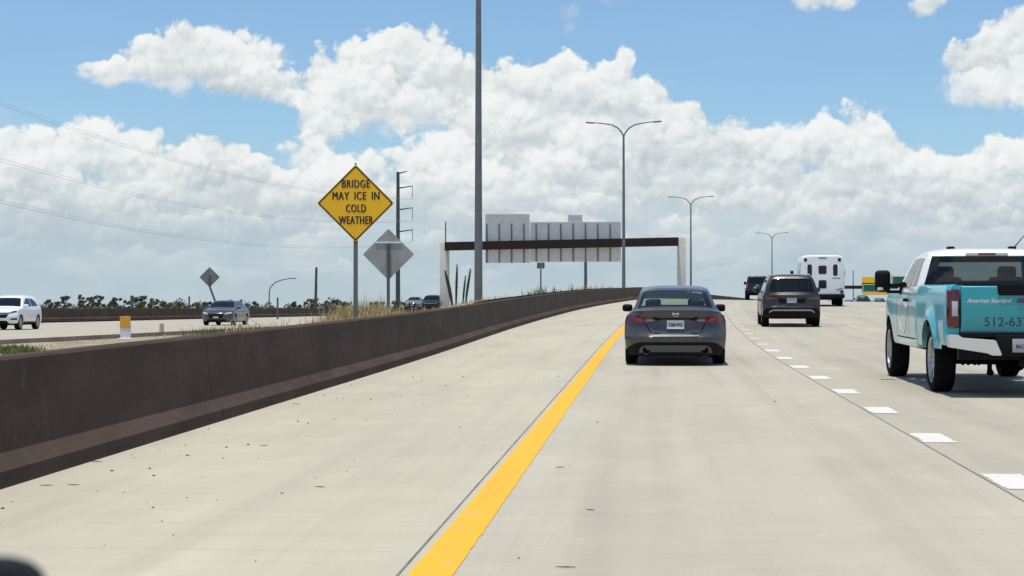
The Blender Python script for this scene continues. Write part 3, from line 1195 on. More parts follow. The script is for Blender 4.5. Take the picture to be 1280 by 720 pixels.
# --- saloon ahead in our lane
def sedan(label, group=None, pm=None, detail=True):
    root = tag(empty('sedan'), label, 'car', group)
    pm = pm or paint('grey_paint', (0.058, 0.060, 0.064), .30, .15)
    c = Car(4.88,
            [(0, 1.005), (.07, 1.02), (.3, 1.022), (.46, 1.035), (.56, 1.07), (.75, 1.155), (1.2, 1.335), (1.5, 1.405), (2.1, 1.445), (2.7, 1.42), (3.0, 1.34), (3.7, 1.03), (3.85, .99), (4.5, .86), (4.88, .70)],
            [(.15, .84), (.3, .90), (.52, .925), (.75, .918), (.86, .895), (.93, .85), (.99, .785), (1.06, .735), (1.2, .685), (1.35, .625), (1.45, .575)],
            [(.15, .10), (.30, .05), (.48, .0), (.545, .0), (.57, .05), (.70, .085), (.84, .10), (.93, .07), (1.0, .03)],
            [(.15, .10), (.35, .0), (.55, .02), (.72, .12)], zb=.30, r=.045, q=4, cR=.30, pR=4.5)
    wy = [c.y0 + 1.10, c.y0 + 3.93]
    b = obj('body', body_mesh(c, [1.10, 3.93], (.37, .335), lambda y: .24 if .5 < y < 4.4 else .30, holes=[(.56, 1.24, .87), (2.78, 3.66, .87)]), pm, root)
    underbody(root, c, .70, .17, .55, wy, .37)
    on(c, 'rear_window', [(-.88, .56), (.88, .56), (.88, 1.24), (-.88, 1.24)], 'top', clear_glass('tinted_rear_glass', (.55, .66, .63)), root, o=.003)
    on(c, 'windshield', [(-.88, 2.78), (.88, 2.78), (.88, 3.66), (-.88, 3.66)], 'top', M_CLEAR, root, o=.003)
    bm = bmesh.new()      # black band round the rear glass
    for (a0, a1, y0_, y1_) in ((-.90, -.83, .55, 1.25), (.83, .90, .55, 1.25), (-.83, .83, 1.17, 1.25), (-.83, .83, .55, .60)):
        poly_patch(bm, [(a0, y0_), (a1, y0_), (a1, y1_), (a0, y1_)], c.m_top(.006), .1, 8)
    obj('window_band', bm, M_GLASS, root)
    for sg in (-1, 1):
        on(c, 'side_window', [(1.0, 1.02), (3.3, 1.02), (2.95, 1.18), (2.5, 1.35), (1.75, 1.345), (1.3, 1.22)], 'side', M_GLASS, root, sg=sg)
    # seats seen through the rear glass
    for (x, y, wd) in ((0, 1.18, 1.22), (-.38, 2.2, .5), (.38, 2.2, .5)):
        bm = bmesh.new()
        add_box(bm, (x, c.y0 + y, .72), (wd, .16, .62), Euler((R(12), 0, 0)), .06)
        for hx in ((-.42, .42) if wd > 1 else (0,)):
            add_box(bm, (x + hx, c.y0 + y - .08, 1.10), (.25, .09, .17), Euler((R(10), 0, 0)), .04)
        obj('seat', bm, M_SEAT, root)
    bm = bmesh.new()
    add_box(bm, (0, c.y0 + 1.0, .99), (1.25, .62, .02))
    obj('parcel_shelf', bm, M_SEAT, root)
    bm = bmesh.new()
    add_box(bm, (0, c.y0 + 3.3, .95), (1.3, .6, .05), None, .01)
    obj('dashboard', bm, M_SEAT, root)
    # tail lights with their tapering inner tips
    for sg in (-1, 1):
        t = on(c, 'tail_light', [(.335, .818), (.40, .845), (.55, .872), (.72, .895), (.875, .905), (.885, .775), (.80, .752), (.60, .752), (.45, .772), (.36, .80)], 'rear', M_TAIL, root, o=.014, sg=sg, da=.03, rim=.03)
        on(c, 'clear_strip', [(.37, .815), (.43, .838), (.52, .842), (.55, .81), (.50, .79), (.42, .795)], 'rear', mat('pink_lens', (.27, .17, .19), .15, coat=.5), t, o=.018, sg=sg)
        on(c, 'bright_lens', [(.57, .80), (.60, .862), (.72, .88), (.70, .80)], 'rear', mat('mid_red_lens', (.26, .012, .018), .15, coat=.5), t, o=.018, sg=sg)
        on(c, 'dark_surround', [(.22, .835), (.33, .868), (.42, .878), (.34, .80), (.30, .82)], 'rear', M_BLACK, root, o=.007, sg=sg)
    on(c, 'trim_strip', [(-.30, .835), (.30, .835), (.26, .857), (-.26, .857)], 'rear', M_BLACK, root, o=.01)
    # trunk lid shut lines and the crease below it
    bm = bmesh.new()
    for sg in (-1, 1):
        poly_patch(bm, [(sg * a, z) for a, z in ((.52, .752), (.535, .752), (.435, .575), (.42, .575))], c.m_rear(.003), .02, 2)
    poly_patch(bm, [(-.43, .572), (.43, .572), (.43, .588), (-.43, .588)], c.m_rear(.003), .06, 1)
    obj('shut_line', bm, M_UNDER, root)
    on(c, 'bumper_highlight', [(-.42, .548), (.42, .548), (.41, .556), (-.41, .556)], 'rear', mat('crease_highlight', (.45, .45, .46), .4, .4), root, o=.012)  # pale strip stands in for the highlight along the bumper crease
    # black apron with the grey insert and exhaust openings
    on(c, 'bumper_apron', [(-.87, .19), (.87, .19), (.86, .33), (.74, .40), (.60, .425), (-.60, .425), (-.74, .40), (-.86, .33)], 'rear', M_BLACK, root, o=.012, da=.04)
    on(c, 'bumper_insert', [(-.66, .23), (-.40, .25), (.40, .25), (.66, .23), (.63, .33), (.55, .372), (-.55, .372), (-.63, .33)], 'rear', mat('grey_plastic', (.075, .078, .08), .5), root, o=.020, da=.04)
    for sg in (-1, 1):
        bm = bmesh.new()
        y = c.m_rear()(sg * .52, .275).y
        lathe(bm, [(.066, -.035), (.072, -.04), (.074, -.03), (.07, .05)], 24, 'Y', (sg * .52, y, .285))
        obj('exhaust_pipe', bm, M_ALLOYD, root)
        bm = bmesh.new()
        lathe(bm, [(.001, -.026), (.064, -.036)], 24, 'Y', (sg * .52, y, .285))
        obj('exhaust_mouth', bm, M_UNDER, root)
    if detail:
        plate(root, c, 0, .742, txt='VSM·9992')
        bm = bmesh.new()
        y = c.m_rear(.012)(0, .93).y
        b2 = bmesh.new()
        bmesh.ops.create_circle(b2, segments=24, radius=.05)
        pts = [(.052 * math.cos(t * math.pi / 12), y, .935 + .046 * math.sin(t * math.pi / 12)) for t in range(25)]
        b2.free()
        tube(bm, pts, .008, 6, False)
        add_box(bm, (0, y, .935), (.125, .014, .02), None, .004)
        obj('emblem', bm, M_CHROME, root)
    mirror_pair(root, c, 3.25, 1.0, (.20, .13, .145), M_BLACK, .12, .79)
    for sg in (-1, 1):
        on(c, 'headlight', [(.42, .62), (.85, .66), (.85, .74), (.45, .70)], 'front', M_LENS, root, sg=sg)
    on(c, 'grille', [(-.4, .35), (.4, .35), (.48, .62), (-.48, .62)], 'front', M_BLACK, root)
    add_wheels(root, .80, wy, .335, .215, 'alloy')
    return root, c


car, c = sedan('dark grey four-door sedan directly ahead in the lane beside the yellow line')
place_car(car, .425, 31.3 + c.L / 2, c.L)


# --- crossover ahead on the right
def crossover(label, cat, pm, group=None, glass=M_GLASS):
    root = tag(empty('crossover_car'), label, cat, group)
    c = Car(4.66,
            [(0, 1.02), (.06, 1.08), (.24, 1.32), (.40, 1.54), (.5, 1.615), (.9, 1.665), (1.7, 1.68), (2.4, 1.65), (2.75, 1.56), (3.4, 1.14), (3.55, 1.09), (4.3, .98), (4.66, .80)],
            [(.25, .86), (.4, .91), (.7, .925), (.95, .915), (1.05, .88), (1.12, .84), (1.4, .755), (1.6, .66), (1.7, .60)],
            [(.25, .12), (.45, .02), (.62, .0), (.70, .06), (.95, .07), (1.05, .06)],
            [(.25, .12), (.5, 0), (.75, .03), (.9, .14)], zb=.3, r=.05, q=4, cR=.25, pR=4)
    wy = [c.y0 + .96, c.y0 + 3.66]
    obj('body', body_mesh(c, [.96, 3.66], (.39, .36), lambda y: .34), pm, root)
    underbody(root, c, .66, .26, .62, wy, .38)
    on(c, 'rear_window', [(-.85, .09), (.85, .09), (.86, .40), (-.86, .40)], 'top', glass, root, o=.005)
    on(c, 'windshield', [(-.88, 2.74), (.88, 2.74), (.88, 3.38), (-.88, 3.38)], 'top', M_GLASS, root, o=.004)
    sp = bmesh.new()
    poly_patch(sp, [(-.88, .38), (.88, .38), (.92, .52), (-.92, .52)], c.m_top(.03), .1, 4)
    thick(sp, .05)
    obj('spoiler', sp, pm, root)
    for sg in (-1, 1):
        on(c, 'side_window', [(.55, 1.16), (3.1, 1.13), (2.75, 1.35), (2.4, 1.53), (1.2, 1.55), (.75, 1.42)], 'side', M_GLASS, root, sg=sg)
        t = on(c, 'tail_light', [(.44, .905), (.46, .975), (.70, 1.01), (.885, 1.02), (.90, .86), (.70, .86)], 'rear', mat('smoked_red_lens', (.055, .008, .010), .12, coat=.5), root, o=.012, sg=sg)
        on(c, 'clear_strip', [(.50, .90), (.50, .918), (.80, .925), (.80, .905)], 'rear', mat('dim_lens', (.16, .13, .13), .2), t, o=.016, sg=sg)
        bm = bmesh.new()
        tube(bm, [c.m_top(.03)(sg * .93, y) for y in (.75, .95, 1.5, 2.0, 2.3)], [.012, .02, .02, .02, .012], 6)
        obj('roof_rail', bm, M_CHROMEB, root)
        on(c, 'headlight', [(.42, .80), (.86, .86), (.86, .93), (.48, .89)], 'front', M_LENS, root, sg=sg)
    on(c, 'bumper_apron', [(-.90, .30), (.90, .30), (.90, .50), (.78, .60), (-.78, .60), (-.90, .50)], 'rear', M_BLACK, root, o=.012)
    on(c, 'skid_strip', [(-.72, .44), (-.60, .515), (.60, .515), (.72, .44), (.69, .515), (.58, .56), (-.58, .56), (-.69, .515)], 'rear', mat('dull_silver', (.36, .365, .37), .35, .6), root, o=.022)
    on(c, 'plate_recess', [(-.40, .76), (.40, .76), (.44, .90), (-.44, .90)], 'rear', M_BLACK, root, o=.006)
    plate(root, c, 0, .845, m=mat('shaded_plate', (.34, .35, .36), .5))
    on(c, 'grille', [(-.4, .45), (.4, .45), (.46, .8), (-.46, .8)], 'front', M_BLACK, root)
    mirror_pair(root, c, 3.05, 1.16, (.20, .12, .16), pm, .13, .88)
    add_wheels(root, .80, wy, .36, .23, 'alloy')
    return root, c


suv, c = crossover('charcoal crossover with silver bumper strip in the second lane, between sedan and teal pickup', 'suv', paint('charcoal_paint', (.019, .019, .021), .34, .05))
p = at(987, 405.5, 55.5)
place_car(suv, p.x + .12, 55.5 + c.L / 2, c.L)


# --- boxy black off-roader
def offroader(label):
    root = tag(empty('offroad_vehicle'), label, 'suv')
    pm = paint('black_paint', (.010, .010, .011), .35)
    c = Car(4.3,
            [(0, 1.80), (.05, 1.86), (.5, 1.90), (2.0, 1.90), (2.2, 1.84), (2.55, 1.30), (2.65, 1.24), (4.1, 1.15), (4.3, 1.0)],
            [(.4, .80), (.6, .84), (1.1, .85), (1.25, .83), (1.85, .72), (1.9, .70)],
            [(.4, .06), (.6, .0), (1.2, .02), (1.9, .08)], [(.4, .05), (.7, 0), (1.1, .04)], zb=.5, r=.06, q=6, cR=.07, pR=6, cF=.1)
    wy = [c.y0 + .85, c.y0 + 3.45]
    obj('body', body_mesh(c, [.85, 3.45], (.48, .42), lambda y: .55), pm, root)
    underbody(root, c, .6, .38, .7, wy, .4)
    on(c, 'rear_window', [(-.58, 1.28), (.58, 1.28), (.54, 1.72), (-.54, 1.72)], 'rear', M_GLASS, root)
    for sg in (-1, 1):
        bm = bmesh.new()
        add_box(bm, (sg * .78, c.y0 + .05, 1.12), (.15, .10, .30), None, .03)
        obj('tail_light', bm, M_TAILB, root)
        for y in (.85, 3.45):
            bm = bmesh.new()
            add_box(bm, (sg * .90, c.y0 + y, .90), (.16, 1.05, .05), None, .02)
            obj('fender_flare', bm, M_BLACK, root)
        on(c, 'side_window', [(.25, 1.28), (2.35, 1.28), (2.1, 1.75), (.3, 1.75)], 'side', M_GLASS, root, sg=sg)
    bm = bmesh.new()
    add_box(bm, (0, c.y0 - .08, .62), (1.6, .18, .20), None, .03)
    obj('bumper', bm, M_BLACK, root)
    bm = bmesh.new()
    add_box(bm, (0.0, c.y0 - .012, 1.12), (.30, .02, .16), None, .003)
    obj('licence_plate', bm, mat('dull_plate', (.20, .21, .21), .5), root)
    on(c, 'windshield', [(-.9, 2.22), (.9, 2.22), (.9, 2.54), (-.9, 2.54)], 'top', M_GLASS, root, o=.004)
    mirror_pair(root, c, 2.5, 1.35, (.20, .12, .24), M_BLACK, .14, .84)
    add_wheels(root, .80, wy, .42, .28, 'dark')
    return root, c


jeep, c = offroader('boxy black off-road vehicle with red tail light on the crest, left of the white bus')
p = at(949, 374, 136)
place_car(jeep, p.x, 138, c.L)


# --- white shuttle bus
def bus(label):
    root = tag(empty('shuttle_bus'), label, 'bus')
    pm = paint('white_bus_paint', (.72, .73, .76), .35, 0.0)
    c = Car(7.2,
            [(0, 2.66), (.05, 2.70), (.3, 2.74), (5.0, 2.74), (5.4, 2.6), (6.1, 1.5), (6.3, 1.3), (7.0, 1.15), (7.2, 1.0)],
            [(.4, 1.10), (.6, 1.17), (1.3, 1.19), (2.2, 1.15), (2.6, 1.08), (2.75, 1.02)],
            [(.4, .0), (1.0, .0), (2.0, .03), (2.75, .08)], [(.4, .05), (.7, 0), (1.1, .04)], zb=.5, r=.10, q=9, cR=.12, pR=10, cF=.3)
    wy = [c.y0 + 1.7, c.y0 + 5.9]
    obj('body', body_mesh(c, [1.7, 5.9], (.45, .42), lambda y: .62 if y < 5 else .5), pm, root)
    underbody(root, c, .7, .35, .75, wy, .4)

    def pill(x0, x1, z0, z1, k=.07):
        return [(x0, z0 + k), (x0 + k * .3, z0 + k * .3), (x0 + k, z0), (x1 - k, z0), (x1 - k * .3, z0 + k * .3), (x1, z0 + k), (x1, z1 - k), (x1 - k * .3, z1 - k * .3), (x1 - k, z1), (x0 + k, z1), (x0 + k * .3, z1 - k * .3), (x0, z1 - k)]
    for sg in (-1, 1):
        on(c, 'rear_window', pill(.55, .79, 1.62, 2.24, .09), 'rear', M_GLASS, root, sg=sg)
        on(c, 'marker_light', pill(.80, .98, 2.40, 2.56, .07), 'rear', M_BLACK, root, sg=sg, o=.02)
        t = on(c, 'tail_light', pill(.93, 1.08, .70, .86, .05), 'rear', M_TAIL, root, sg=sg, o=.02)
    d = on(c, 'rear_door', [(-.36, .62), (.36, .62), (.36, 2.30), (-.36, 2.30)], 'rear', pm, root, o=.012)
    on(c, 'door_window', pill(-.21, .21, 1.72, 2.17, .07), 'rear', M_GLASS, d, o=.018)
    on(c, 'door_window', pill(-.21, .21, .96, 1.40, .07), 'rear', M_GLASS, d, o=.018)
    on(c, 'light_bar', [(-.22, 2.56), (.22, 2.56), (.2, 2.61), (-.2, 2.61)], 'rear', mat('grey_trim', (.10, .10, .11), .5), root, o=.015)
    on(c, 'bus_sticker', [(.50, 1.47), (.93, 1.47), (.93, 1.53), (.50, 1.53)], 'rear', mat('grey_print', (.22, .23, .26), .6), root, o=.004)
    on(c, 'bus_sticker', [(.72, .83), (1.05, .92), (1.05, 1.0), (.72, .91)], 'rear', MATS['grey_print'], root, o=.004)
    bm = bmesh.new()
    add_box(bm, (0, c.y0 - .02, .55), (2.3, .28, .22), None, .03)
    add_box(bm, (0, c.y0 + .3, .48), (2.1, .5, .12))
    obj('bumper', bm, M_BLACK, root)
    for sg in (-1, 1):
        for (a, b) in ((.5, 1.5), (1.65, 2.65), (2.8, 3.8), (3.95, 4.8)):
            on(c, 'side_window', [(a, 1.6), (b, 1.6), (b, 2.3), (a, 2.3)], 'side', M_GLASS, root, sg=sg)
    on(c, 'windshield', [(-.85, 5.5), (.85, 5.5), (.85, 6.05), (-.85, 6.05)], 'top', M_GLASS, root, o=.004)
    mirror_pair(root, c, 5.9, 1.75, (.18, .12, .36), M_BLACK, .28, 1.15)
    add_wheels(root, .96, wy, .41, .34, 'truck')
    return root, c


shuttle, c = bus('white shuttle bus with dark rounded rear windows and a black bumper in the third lane')
p = at(1029, 384, 95)
place_car(shuttle, p.x, 93.5 + c.L / 2, c.L, dz=0.0)


# --- teal and white pickup
def wrap_mat(name, stops, axis=1):
    """printed vinyl wrap: soft teal/white graphic that belongs to the panel"""
    m = bpy.data.materials.new(name)
    m.use_nodes = True
    g = NT(m.node_tree)
    b = g.n['Principled BSDF']
    tc = g.n.new('ShaderNodeTexCoord').outputs['Object']
    x, y, z = g.xyz(tc)
    w = g.noise(g.vec('MULTIPLY', tc, (1, 1.2, 1.2)), 1.6, 3, 0.5)
    s = g.math('ADD', y if axis == 1 else z, g.math('MULTIPLY', g.math('SUBTRACT', w, .5), 0.9))
    rp = g.n.new('ShaderNodeValToRGB')
    rp.color_ramp.elements.remove(rp.color_ramp.elements[0])
    lo, hi = stops[0][0], stops[-1][0]
    for i, (p_, cc) in enumerate(stops):
        e = rp.color_ramp.elements[0] if i == 0 else rp.color_ramp.elements.new((p_ - lo) / (hi - lo))
        e.position = (p_ - lo) / (hi - lo)
        e.color = tuple(cc) + (1,)
    g.l.new(g.ramp(s, lo, hi, smooth=False), rp.inputs[0])
    g.l.new(rp.outputs[0], b.inputs['Base Color'])
    b.inputs['Roughness'].default_value = 0.3
    b.inputs['Coat Weight'].default_value = 0.7
    b.inputs['Coat Roughness'].default_value = .06
    return m


def pickup(label):
    root = tag(empty('pickup_truck'), label, 'pickup')
    L = 6.30
    y0 = -L / 2
    TEAL = (.035, .34, .40)
    TEALB = (.022, .47, .60)
    PALE = (.40, .64, .64)
    m_bed = wrap_mat('teal_wrap_bed', [(-3.2, TEALB), (-2.4, (.016, .40, .52)), (-1.6, (.03, .45, .54)), (-.6, (.07, .47, .54))])
    m_gate = mat('teal_tailgate', (.022, .29, .33), .3, 0.0, coat=.5, var=.05, vscale=2)
    m_low = wrap_mat('teal_wrap_cab', [(-1.0, (.04, .45, .52)), (-.35, (.28, .60, .62)), (.1, PALE), (1.3, PALE), (1.6, (.20, .55, .57)), (2.2, TEALB), (3.2, TEALB)])
    m_white = paint('white_truck_paint', (.78, .79, .80), .3, 0.0)
    tinted = clear_glass('privacy_glass', (.17, .20, .20))
    # cab and hood
    c = Car(3.72,
            [(0, 1.86), (.05, 1.90), (.12, 1.935), (.6, 1.965), (1.1, 1.955), (1.4, 1.90), (2.05, 1.46), (2.2, 1.42), (3.0, 1.36), (3.5, 1.27), (3.72, 1.15)],
            [(.45, .93), (.6, .985), (.9, 1.005), (1.2, 1.0), (1.38, .97), (1.5, .93), (1.86, .80), (1.95, .74), (2.0, .70)],
            [(.45, .0), (1.3, 0), (1.9, .13)], [(.45, .06), (.75, 0), (1.2, .05)], zb=.5, r=.06, q=6, cR=.05, pR=8, cF=.22, plan=(.0, .04), y0=y0 + 2.56)
    fy = 5.52 - 2.56
    full = body_mesh(c, [fy], (.53, .44), lambda y: .55, holes=[(1.38, 2.0, .9)])
    bmesh.ops.delete(full, geom=[f for f in full.faces if all(abs(v.co.x) < .86 - (v.co.z - 1.36) * .16 and 1.36 < v.co.z < 1.853 and v.co.y < c.y0 + .25 for v in f.verts)], context='FACES')
    upper = full.copy()
    bmesh.ops.bisect_plane(full, geom=full.verts[:] + full.edges[:] + full.faces[:], plane_co=(0, 0, 1.335), plane_no=(0, 0, 1), clear_outer=True)
    bmesh.ops.bisect_plane(upper, geom=upper.verts[:] + upper.edges[:] + upper.faces[:], plane_co=(0, 0, 1.335), plane_no=(0, 0, 1), clear_inner=True)
    obj('cab', upper, m_white, root)
    obj('lower_cab', full, m_low, root)
    bm = bmesh.new()
    add_box(bm, (0, -.2, .62), (1.3, 5.4, .30))
    for s_ in (-1, 1):
        add_box(bm, (s_ * .72, y0 + 5.52, .95), (.3, 1.0, .35))
        add_box(bm, (s_ * .72, y0 + 1.35, .95), (.3, 1.0, .35))
        add_box(bm, (s_ * .48, -.1, .55), (.10, 5.2, .18))
    obj('underbody', bm, M_UNDER, root)
    on(c, 'rear_window', [(-.915, 1.36), (.915, 1.36), (.76, 1.85), (-.76, 1.85)], 'rear', tinted, root, o=.006)
    for band in ([(-.915, 1.36), (.915, 1.36), (.895, 1.445), (-.895, 1.445)], [(-.79, 1.765), (.79, 1.765), (.76, 1.85), (-.76, 1.85)]):
        on(c, 'window_band', band, 'rear', M_GLASS, root, o=.009)
    for sg in (-1, 1):
        on(c, 'window_band', [(sg * a, z) for a, z in ((.66, 1.77), (.76, 1.85), (.915, 1.36), (.79, 1.44))], 'rear', M_GLASS, root, o=.009)
        sb = bmesh.new()
        add_box(sb, (sg * .45, y0 + 2.56 + 1.05, 1.25), (.52, .16, .62), Euler((R(10), 0, 0)), .06)
        add_box(sb, (sg * .45, y0 + 2.56 + .98, 1.62), (.27, .10, .19), Euler((R(8), 0, 0)), .045)
        obj('seat', sb, M_SEAT, root)
    sb = bmesh.new()
    add_box(sb, (0, y0 + 2.56 + .22, 1.22), (1.5, .14, .56), None, .05)
    obj('rear_bench', sb, M_SEAT, root)
    sb = bmesh.new()
    add_box(sb, (0, y0 + 2.56 + 1.9, 1.30), (1.6, .4, .16), None, .04)
    obj('dashboard', sb, M_SEAT, root)
    bl = on(c, 'brake_light', [(-.30, 1.862), (.30, 1.862), (.29, 1.895), (-.29, 1.895)], 'rear', M_LENS, root, o=.02)
    on(c, 'red_lens', [(-.12, 1.866), (.12, 1.866), (.12, 1.892), (-.12, 1.892)], 'rear', M_TAIL, bl, o=.026)
    on(c, 'windshield', [(-.9, 1.38), (.9, 1.38), (.9, 2.0), (-.9, 2.0)], 'top', M_CLEAR, root, o=.004)
    for sg in (-1, 1):
        on(c, 'side_window', [(.80, 1.42), (1.78, 1.40), (1.62, 1.55), (1.30, 1.82), (.80, 1.83)], 'side', M_GLASS, root, sg=sg)
        on(c, 'side_window', [(.30, 1.43), (.70, 1.42), (.70, 1.83), (.42, 1.82)], 'side', M_GLASS, root, sg=sg)
        d = bmesh.new()
        for y in (.75, 1.98):
            poly_patch(d, [(y, .66), (y + .014, .66), (y + .014, 1.38), (y, 1.38)], c.m_side(sg, .004), .05, 8, sg < 0)
        poly_patch(d, [(.12, .66), (1.98, .66), (1.98, .675), (.12, .675)], c.m_side(sg, .004), .1, 1, sg < 0)
        obj('shut_line', d, M_UNDER, root)
        hd = bmesh.new()
        q = c.m_side(sg, .03)(.92, 1.22)
        add_box(hd, q, (.05, .22, .05), None, .015)
        obj('door_handle', hd, M_BLACK, root)
        # big ring printed on the door
        rg = bmesh.new()
        f = c.m_side(sg, .006)
        N = 40
        ra = [[rg.verts.new(f(1.36 + k * a * math.cos(2 * math.pi * i / N), .98 + k * b_ * math.sin(2 * math.pi * i / N))) for i in range(N)] for k, a, b_ in ((1, .37, .27), (1, .31, .21))]
        for i in range(N):
            qd = (ra[0][i], ra[0][(i + 1) % N], ra[1][(i + 1) % N], ra[1][i])
            rg.faces.new(qd if sg > 0 else tuple(reversed(qd)))
        thick(rg, .004)
        obj('door_emblem', rg, m_white, root)
        # towing mirror on its arm
        mb = bmesh.new()
        x = sg * 1.26
        add_box(mb, (x, y0 + 4.22, 1.50), (.23, .16, .33), None, .06, 3)
        add_box(mb, (sg * 1.06, y0 + 4.24, 1.44), (.28, .07, .05), None, .015)
        add_box(mb, (sg * 1.06, y0 + 4.24, 1.34), (.28, .07, .05), None, .015)
        add_box(mb, (sg * .96, y0 + 4.24, 1.39), (.08, .16, .20), None, .02)
        mo = obj('tow_mirror', mb, M_BLACK, root)
        gl = bmesh.new()
        add_box(gl, (x - .045, y0 + 4.139, 1.385), (.09, .006, .045), None, .002)
        obj('mirror_glass', gl, M_CHROME, mo)
        # step bar
        on(c, 'headlight', [(.55, .95), (.92, .95), (.92, 1.15), (.6, 1.15)], 'front', M_LENS, root, sg=sg)
    on(c, 'grille', [(-.6, .75), (.6, .75), (.6, 1.15), (-.6, 1.15)], 'front', M_BLACK, root)
    # bed: two side walls with wheel arches, front wall, floor
    RX = 1.005
    for sg in (-1, 1):
        bm = bmesh.new()
        sx = mono([(.5, .93), (.62, .985), (.9, 1.005), (1.2, 1.0), (1.38, .985), (1.43, .96)])
        ry = 1.35
        cols = sorted(set(frange(.08, 2.52, .08)) | set(ry + .53 * math.cos(math.pi * t / 18) for t in range(19)))

        def lo(y):
            d = .53 ** 2 - (y - ry) ** 2
            return max(.60 if y > .5 else .66, (.44 + math.sqrt(d)) if d > 0 else 0)

        def flare(y, z):
            d = math.hypot(y - ry, z - .44)
            return .045 * math.exp(-((d - .56) / .10) ** 2) if z > .44 else 0.0

        def so_(y, z):
            k = max(0, 1 - (y - .08) / .12) ** 2
            return Vector((sg * (sx(z) + flare(y, z) - .05 * k), y0 + y, z))
        grid_patch(bm, cols, lo, lambda y: 1.43, 14, so_, sg < 0)
        # rail and inner face
        grid_patch(bm, cols, lambda y: 0.0, lambda y: 1.0, 2, lambda y, t: Vector((sg * (sx(1.43) - .05 * max(0, 1 - (y - .08) / .12) ** 2 - .12 * t), y0 + y, 1.43 + .012 * math.sin(math.pi * t))), sg > 0)
        grid_patch(bm, cols, lambda y: .85, lambda y: 1.43, 3, lambda y, z: Vector((sg * (sx(1.43) - .12), y0 + y, z)), sg > 0)
        grid_patch(bm, [0, 1], lambda t: .66, lambda t: 1.43, 6, lambda t, z: Vector((sg * (sx(z) - .05 - .12 * t), y0 + .08, z)), sg > 0)
        bmesh.ops.remove_doubles(bm, verts=bm.verts, dist=.003)
        obj('bed_side', bm, m_bed, root)
        tl = bmesh.new()
        add_box(tl, (sg * .915, y0 + .07, 1.13), (.165, .12, .50), None, .035, 3)
        t = obj('tail_light', tl, M_TAIL, root)
        rv = bmesh.new()
        add_box(rv, (sg * .90, y0 + .012, 1.13), (.075, .012, .19), None, .004)
        obj('reversing_lens', rv, M_LENS, t)
    bm = bmesh.new()
    add_box(bm, (0, y0 + 1.3, .88), (1.72, 2.4, .05))
    add_box(bm, (0, y0 + 2.50, 1.15), (1.72, .05, .54))
    obj('bed_floor', bm, M_UNDER, root)
    # tailgate
    bm = bmesh.new()
    add_box(bm, (0, y0 + .06, 1.11), (1.64, .09, .62), None, .02, 3)
    tg = obj('tailgate', bm, m_gate, root)
    bm = bmesh.new()
    poly = [(-.36, 1.325), (-.34, 1.30), (.34, 1.30), (.36, 1.325), (.37, 1.425), (-.37, 1.425)]
    prism(bm, [(a + .0, b) for a, b in poly], y0 + .0, y0 + .03)
    obj('gate_applique', bm, M_BLACK, tg)
    bm = bmesh.new()
    add_box(bm, (0, y0 + .012, 1.235), (.24, .02, .055), None, .008)
    obj('gate_handle', bm, mat('handle_plum', (.06, .05, .08), .4), tg)
    bm = text_bm('American Standard', .56, .058, bold=.0, shear=.35)
    for v in bm.verts:
        v.co = Vector((v.co.x - .47, y0 + .0125, v.co.z + 1.235))
    obj('lettering', bm, M_WRITE, tg, sharp=False)
    bm = text_bm('512-637', .56, .12, bold=.012)
    for v in bm.verts:
        v.co = Vector((v.co.x - .25, y0 + .0125, v.co.z + .965))
    obj('lettering', bm, mat('navy_ink', (.02, .05, .09), .5), tg, sharp=False)
    # bumper
    for sg in (-1, 1):
        bm = bmesh.new()
        pl = [(1.0, .775), (.97, .805), (.87, .80), (.83, .765), (.41, .735), (.33, .54), (.46, .54), (.50, .565), (1.0, .645)]
        prism(bm, [(sg * a, b) for a, b in pl], y0 - .12, y0 + .06)
        bmesh.ops.recalc_face_normals(bm, faces=bm.faces)
        bmesh.ops.bevel(bm, geom=list(bm.edges), offset=.012, segments=2, affect='EDGES')
        obj('bumper_wing', bm, M_CHROMEB, root)
    bm = bmesh.new()
    add_box(bm, (0, y0 - .02, .66), (.80, .16, .28), None, .02)
    add_box(bm, (0, y0 + .02, .80), (1.66, .12, .06), None, .01)
    add_box(bm, (0, y0 + .05, .46), (.13, .30, .13), None, .01)
    add_box(bm, (0, y0 + .08, .56), (1.7, .12, .16))
    obj('bumper_step', bm, M_BLACK, root)
    bm = bmesh.new()
    pz = .665
    add_box(bm, (-.04, y0 - .108, pz), (.33, .012, .17), None, .003)
    pp = obj('licence_plate', bm, MATS['shaded_plate'], root)
    bm = text_bm('BC·99', .24, .05, bold=.02)
    for v in bm.verts:
        v.co = Vector((v.co.x - .04, y0 - .117, v.co.z + pz - .01))
    obj('lettering', bm, M_INK, pp, sharp=False)
    # rear axle, hangers and hooks seen below the bumper
    bm = bmesh.new()
    tube(bm, [(-.8, y0 + 1.35, .43), (-.2, y0 + 1.35, .43), (.2, y0 + 1.35, .43), (.8, y0 + 1.35, .43)], [.06, .07, .07, .06], 10)
    lathe(bm, [(.001, -.22), (.12, -.18), (.17, 0), (.12, .2), (.001, .24)], 14, 'Y', (0.12, y0 + 1.35, .43))
    obj('rear_axle', bm, M_UNDER, root)
    bm = bmesh.new()
    tube(bm, [(-.42, y0 + .25, .52), (-.42, y0 + .25, .36), (-.42, y0 + .2, .30)], [.035, .03, .05], 8)
    for x in (-.75, -.68, -.60, -.55):
        add_box(bm, (x, y0 + .3, .45), (.03, .04, .10))
    obj('tow_hook', bm, M_UNDER, root)
    for (x, y) in ((-.40, .75), (.48, .75)):
        bm = bmesh.new()
        add_box(bm, (x, y0 + 2.56 + y, c.T(y) + .012), (.10, .16, .05), None, .015, 2)
        obj('roof_marker', bm, M_BLACK, root)
    bm = bmesh.new()
    yy = y0 + 2.56 + .75
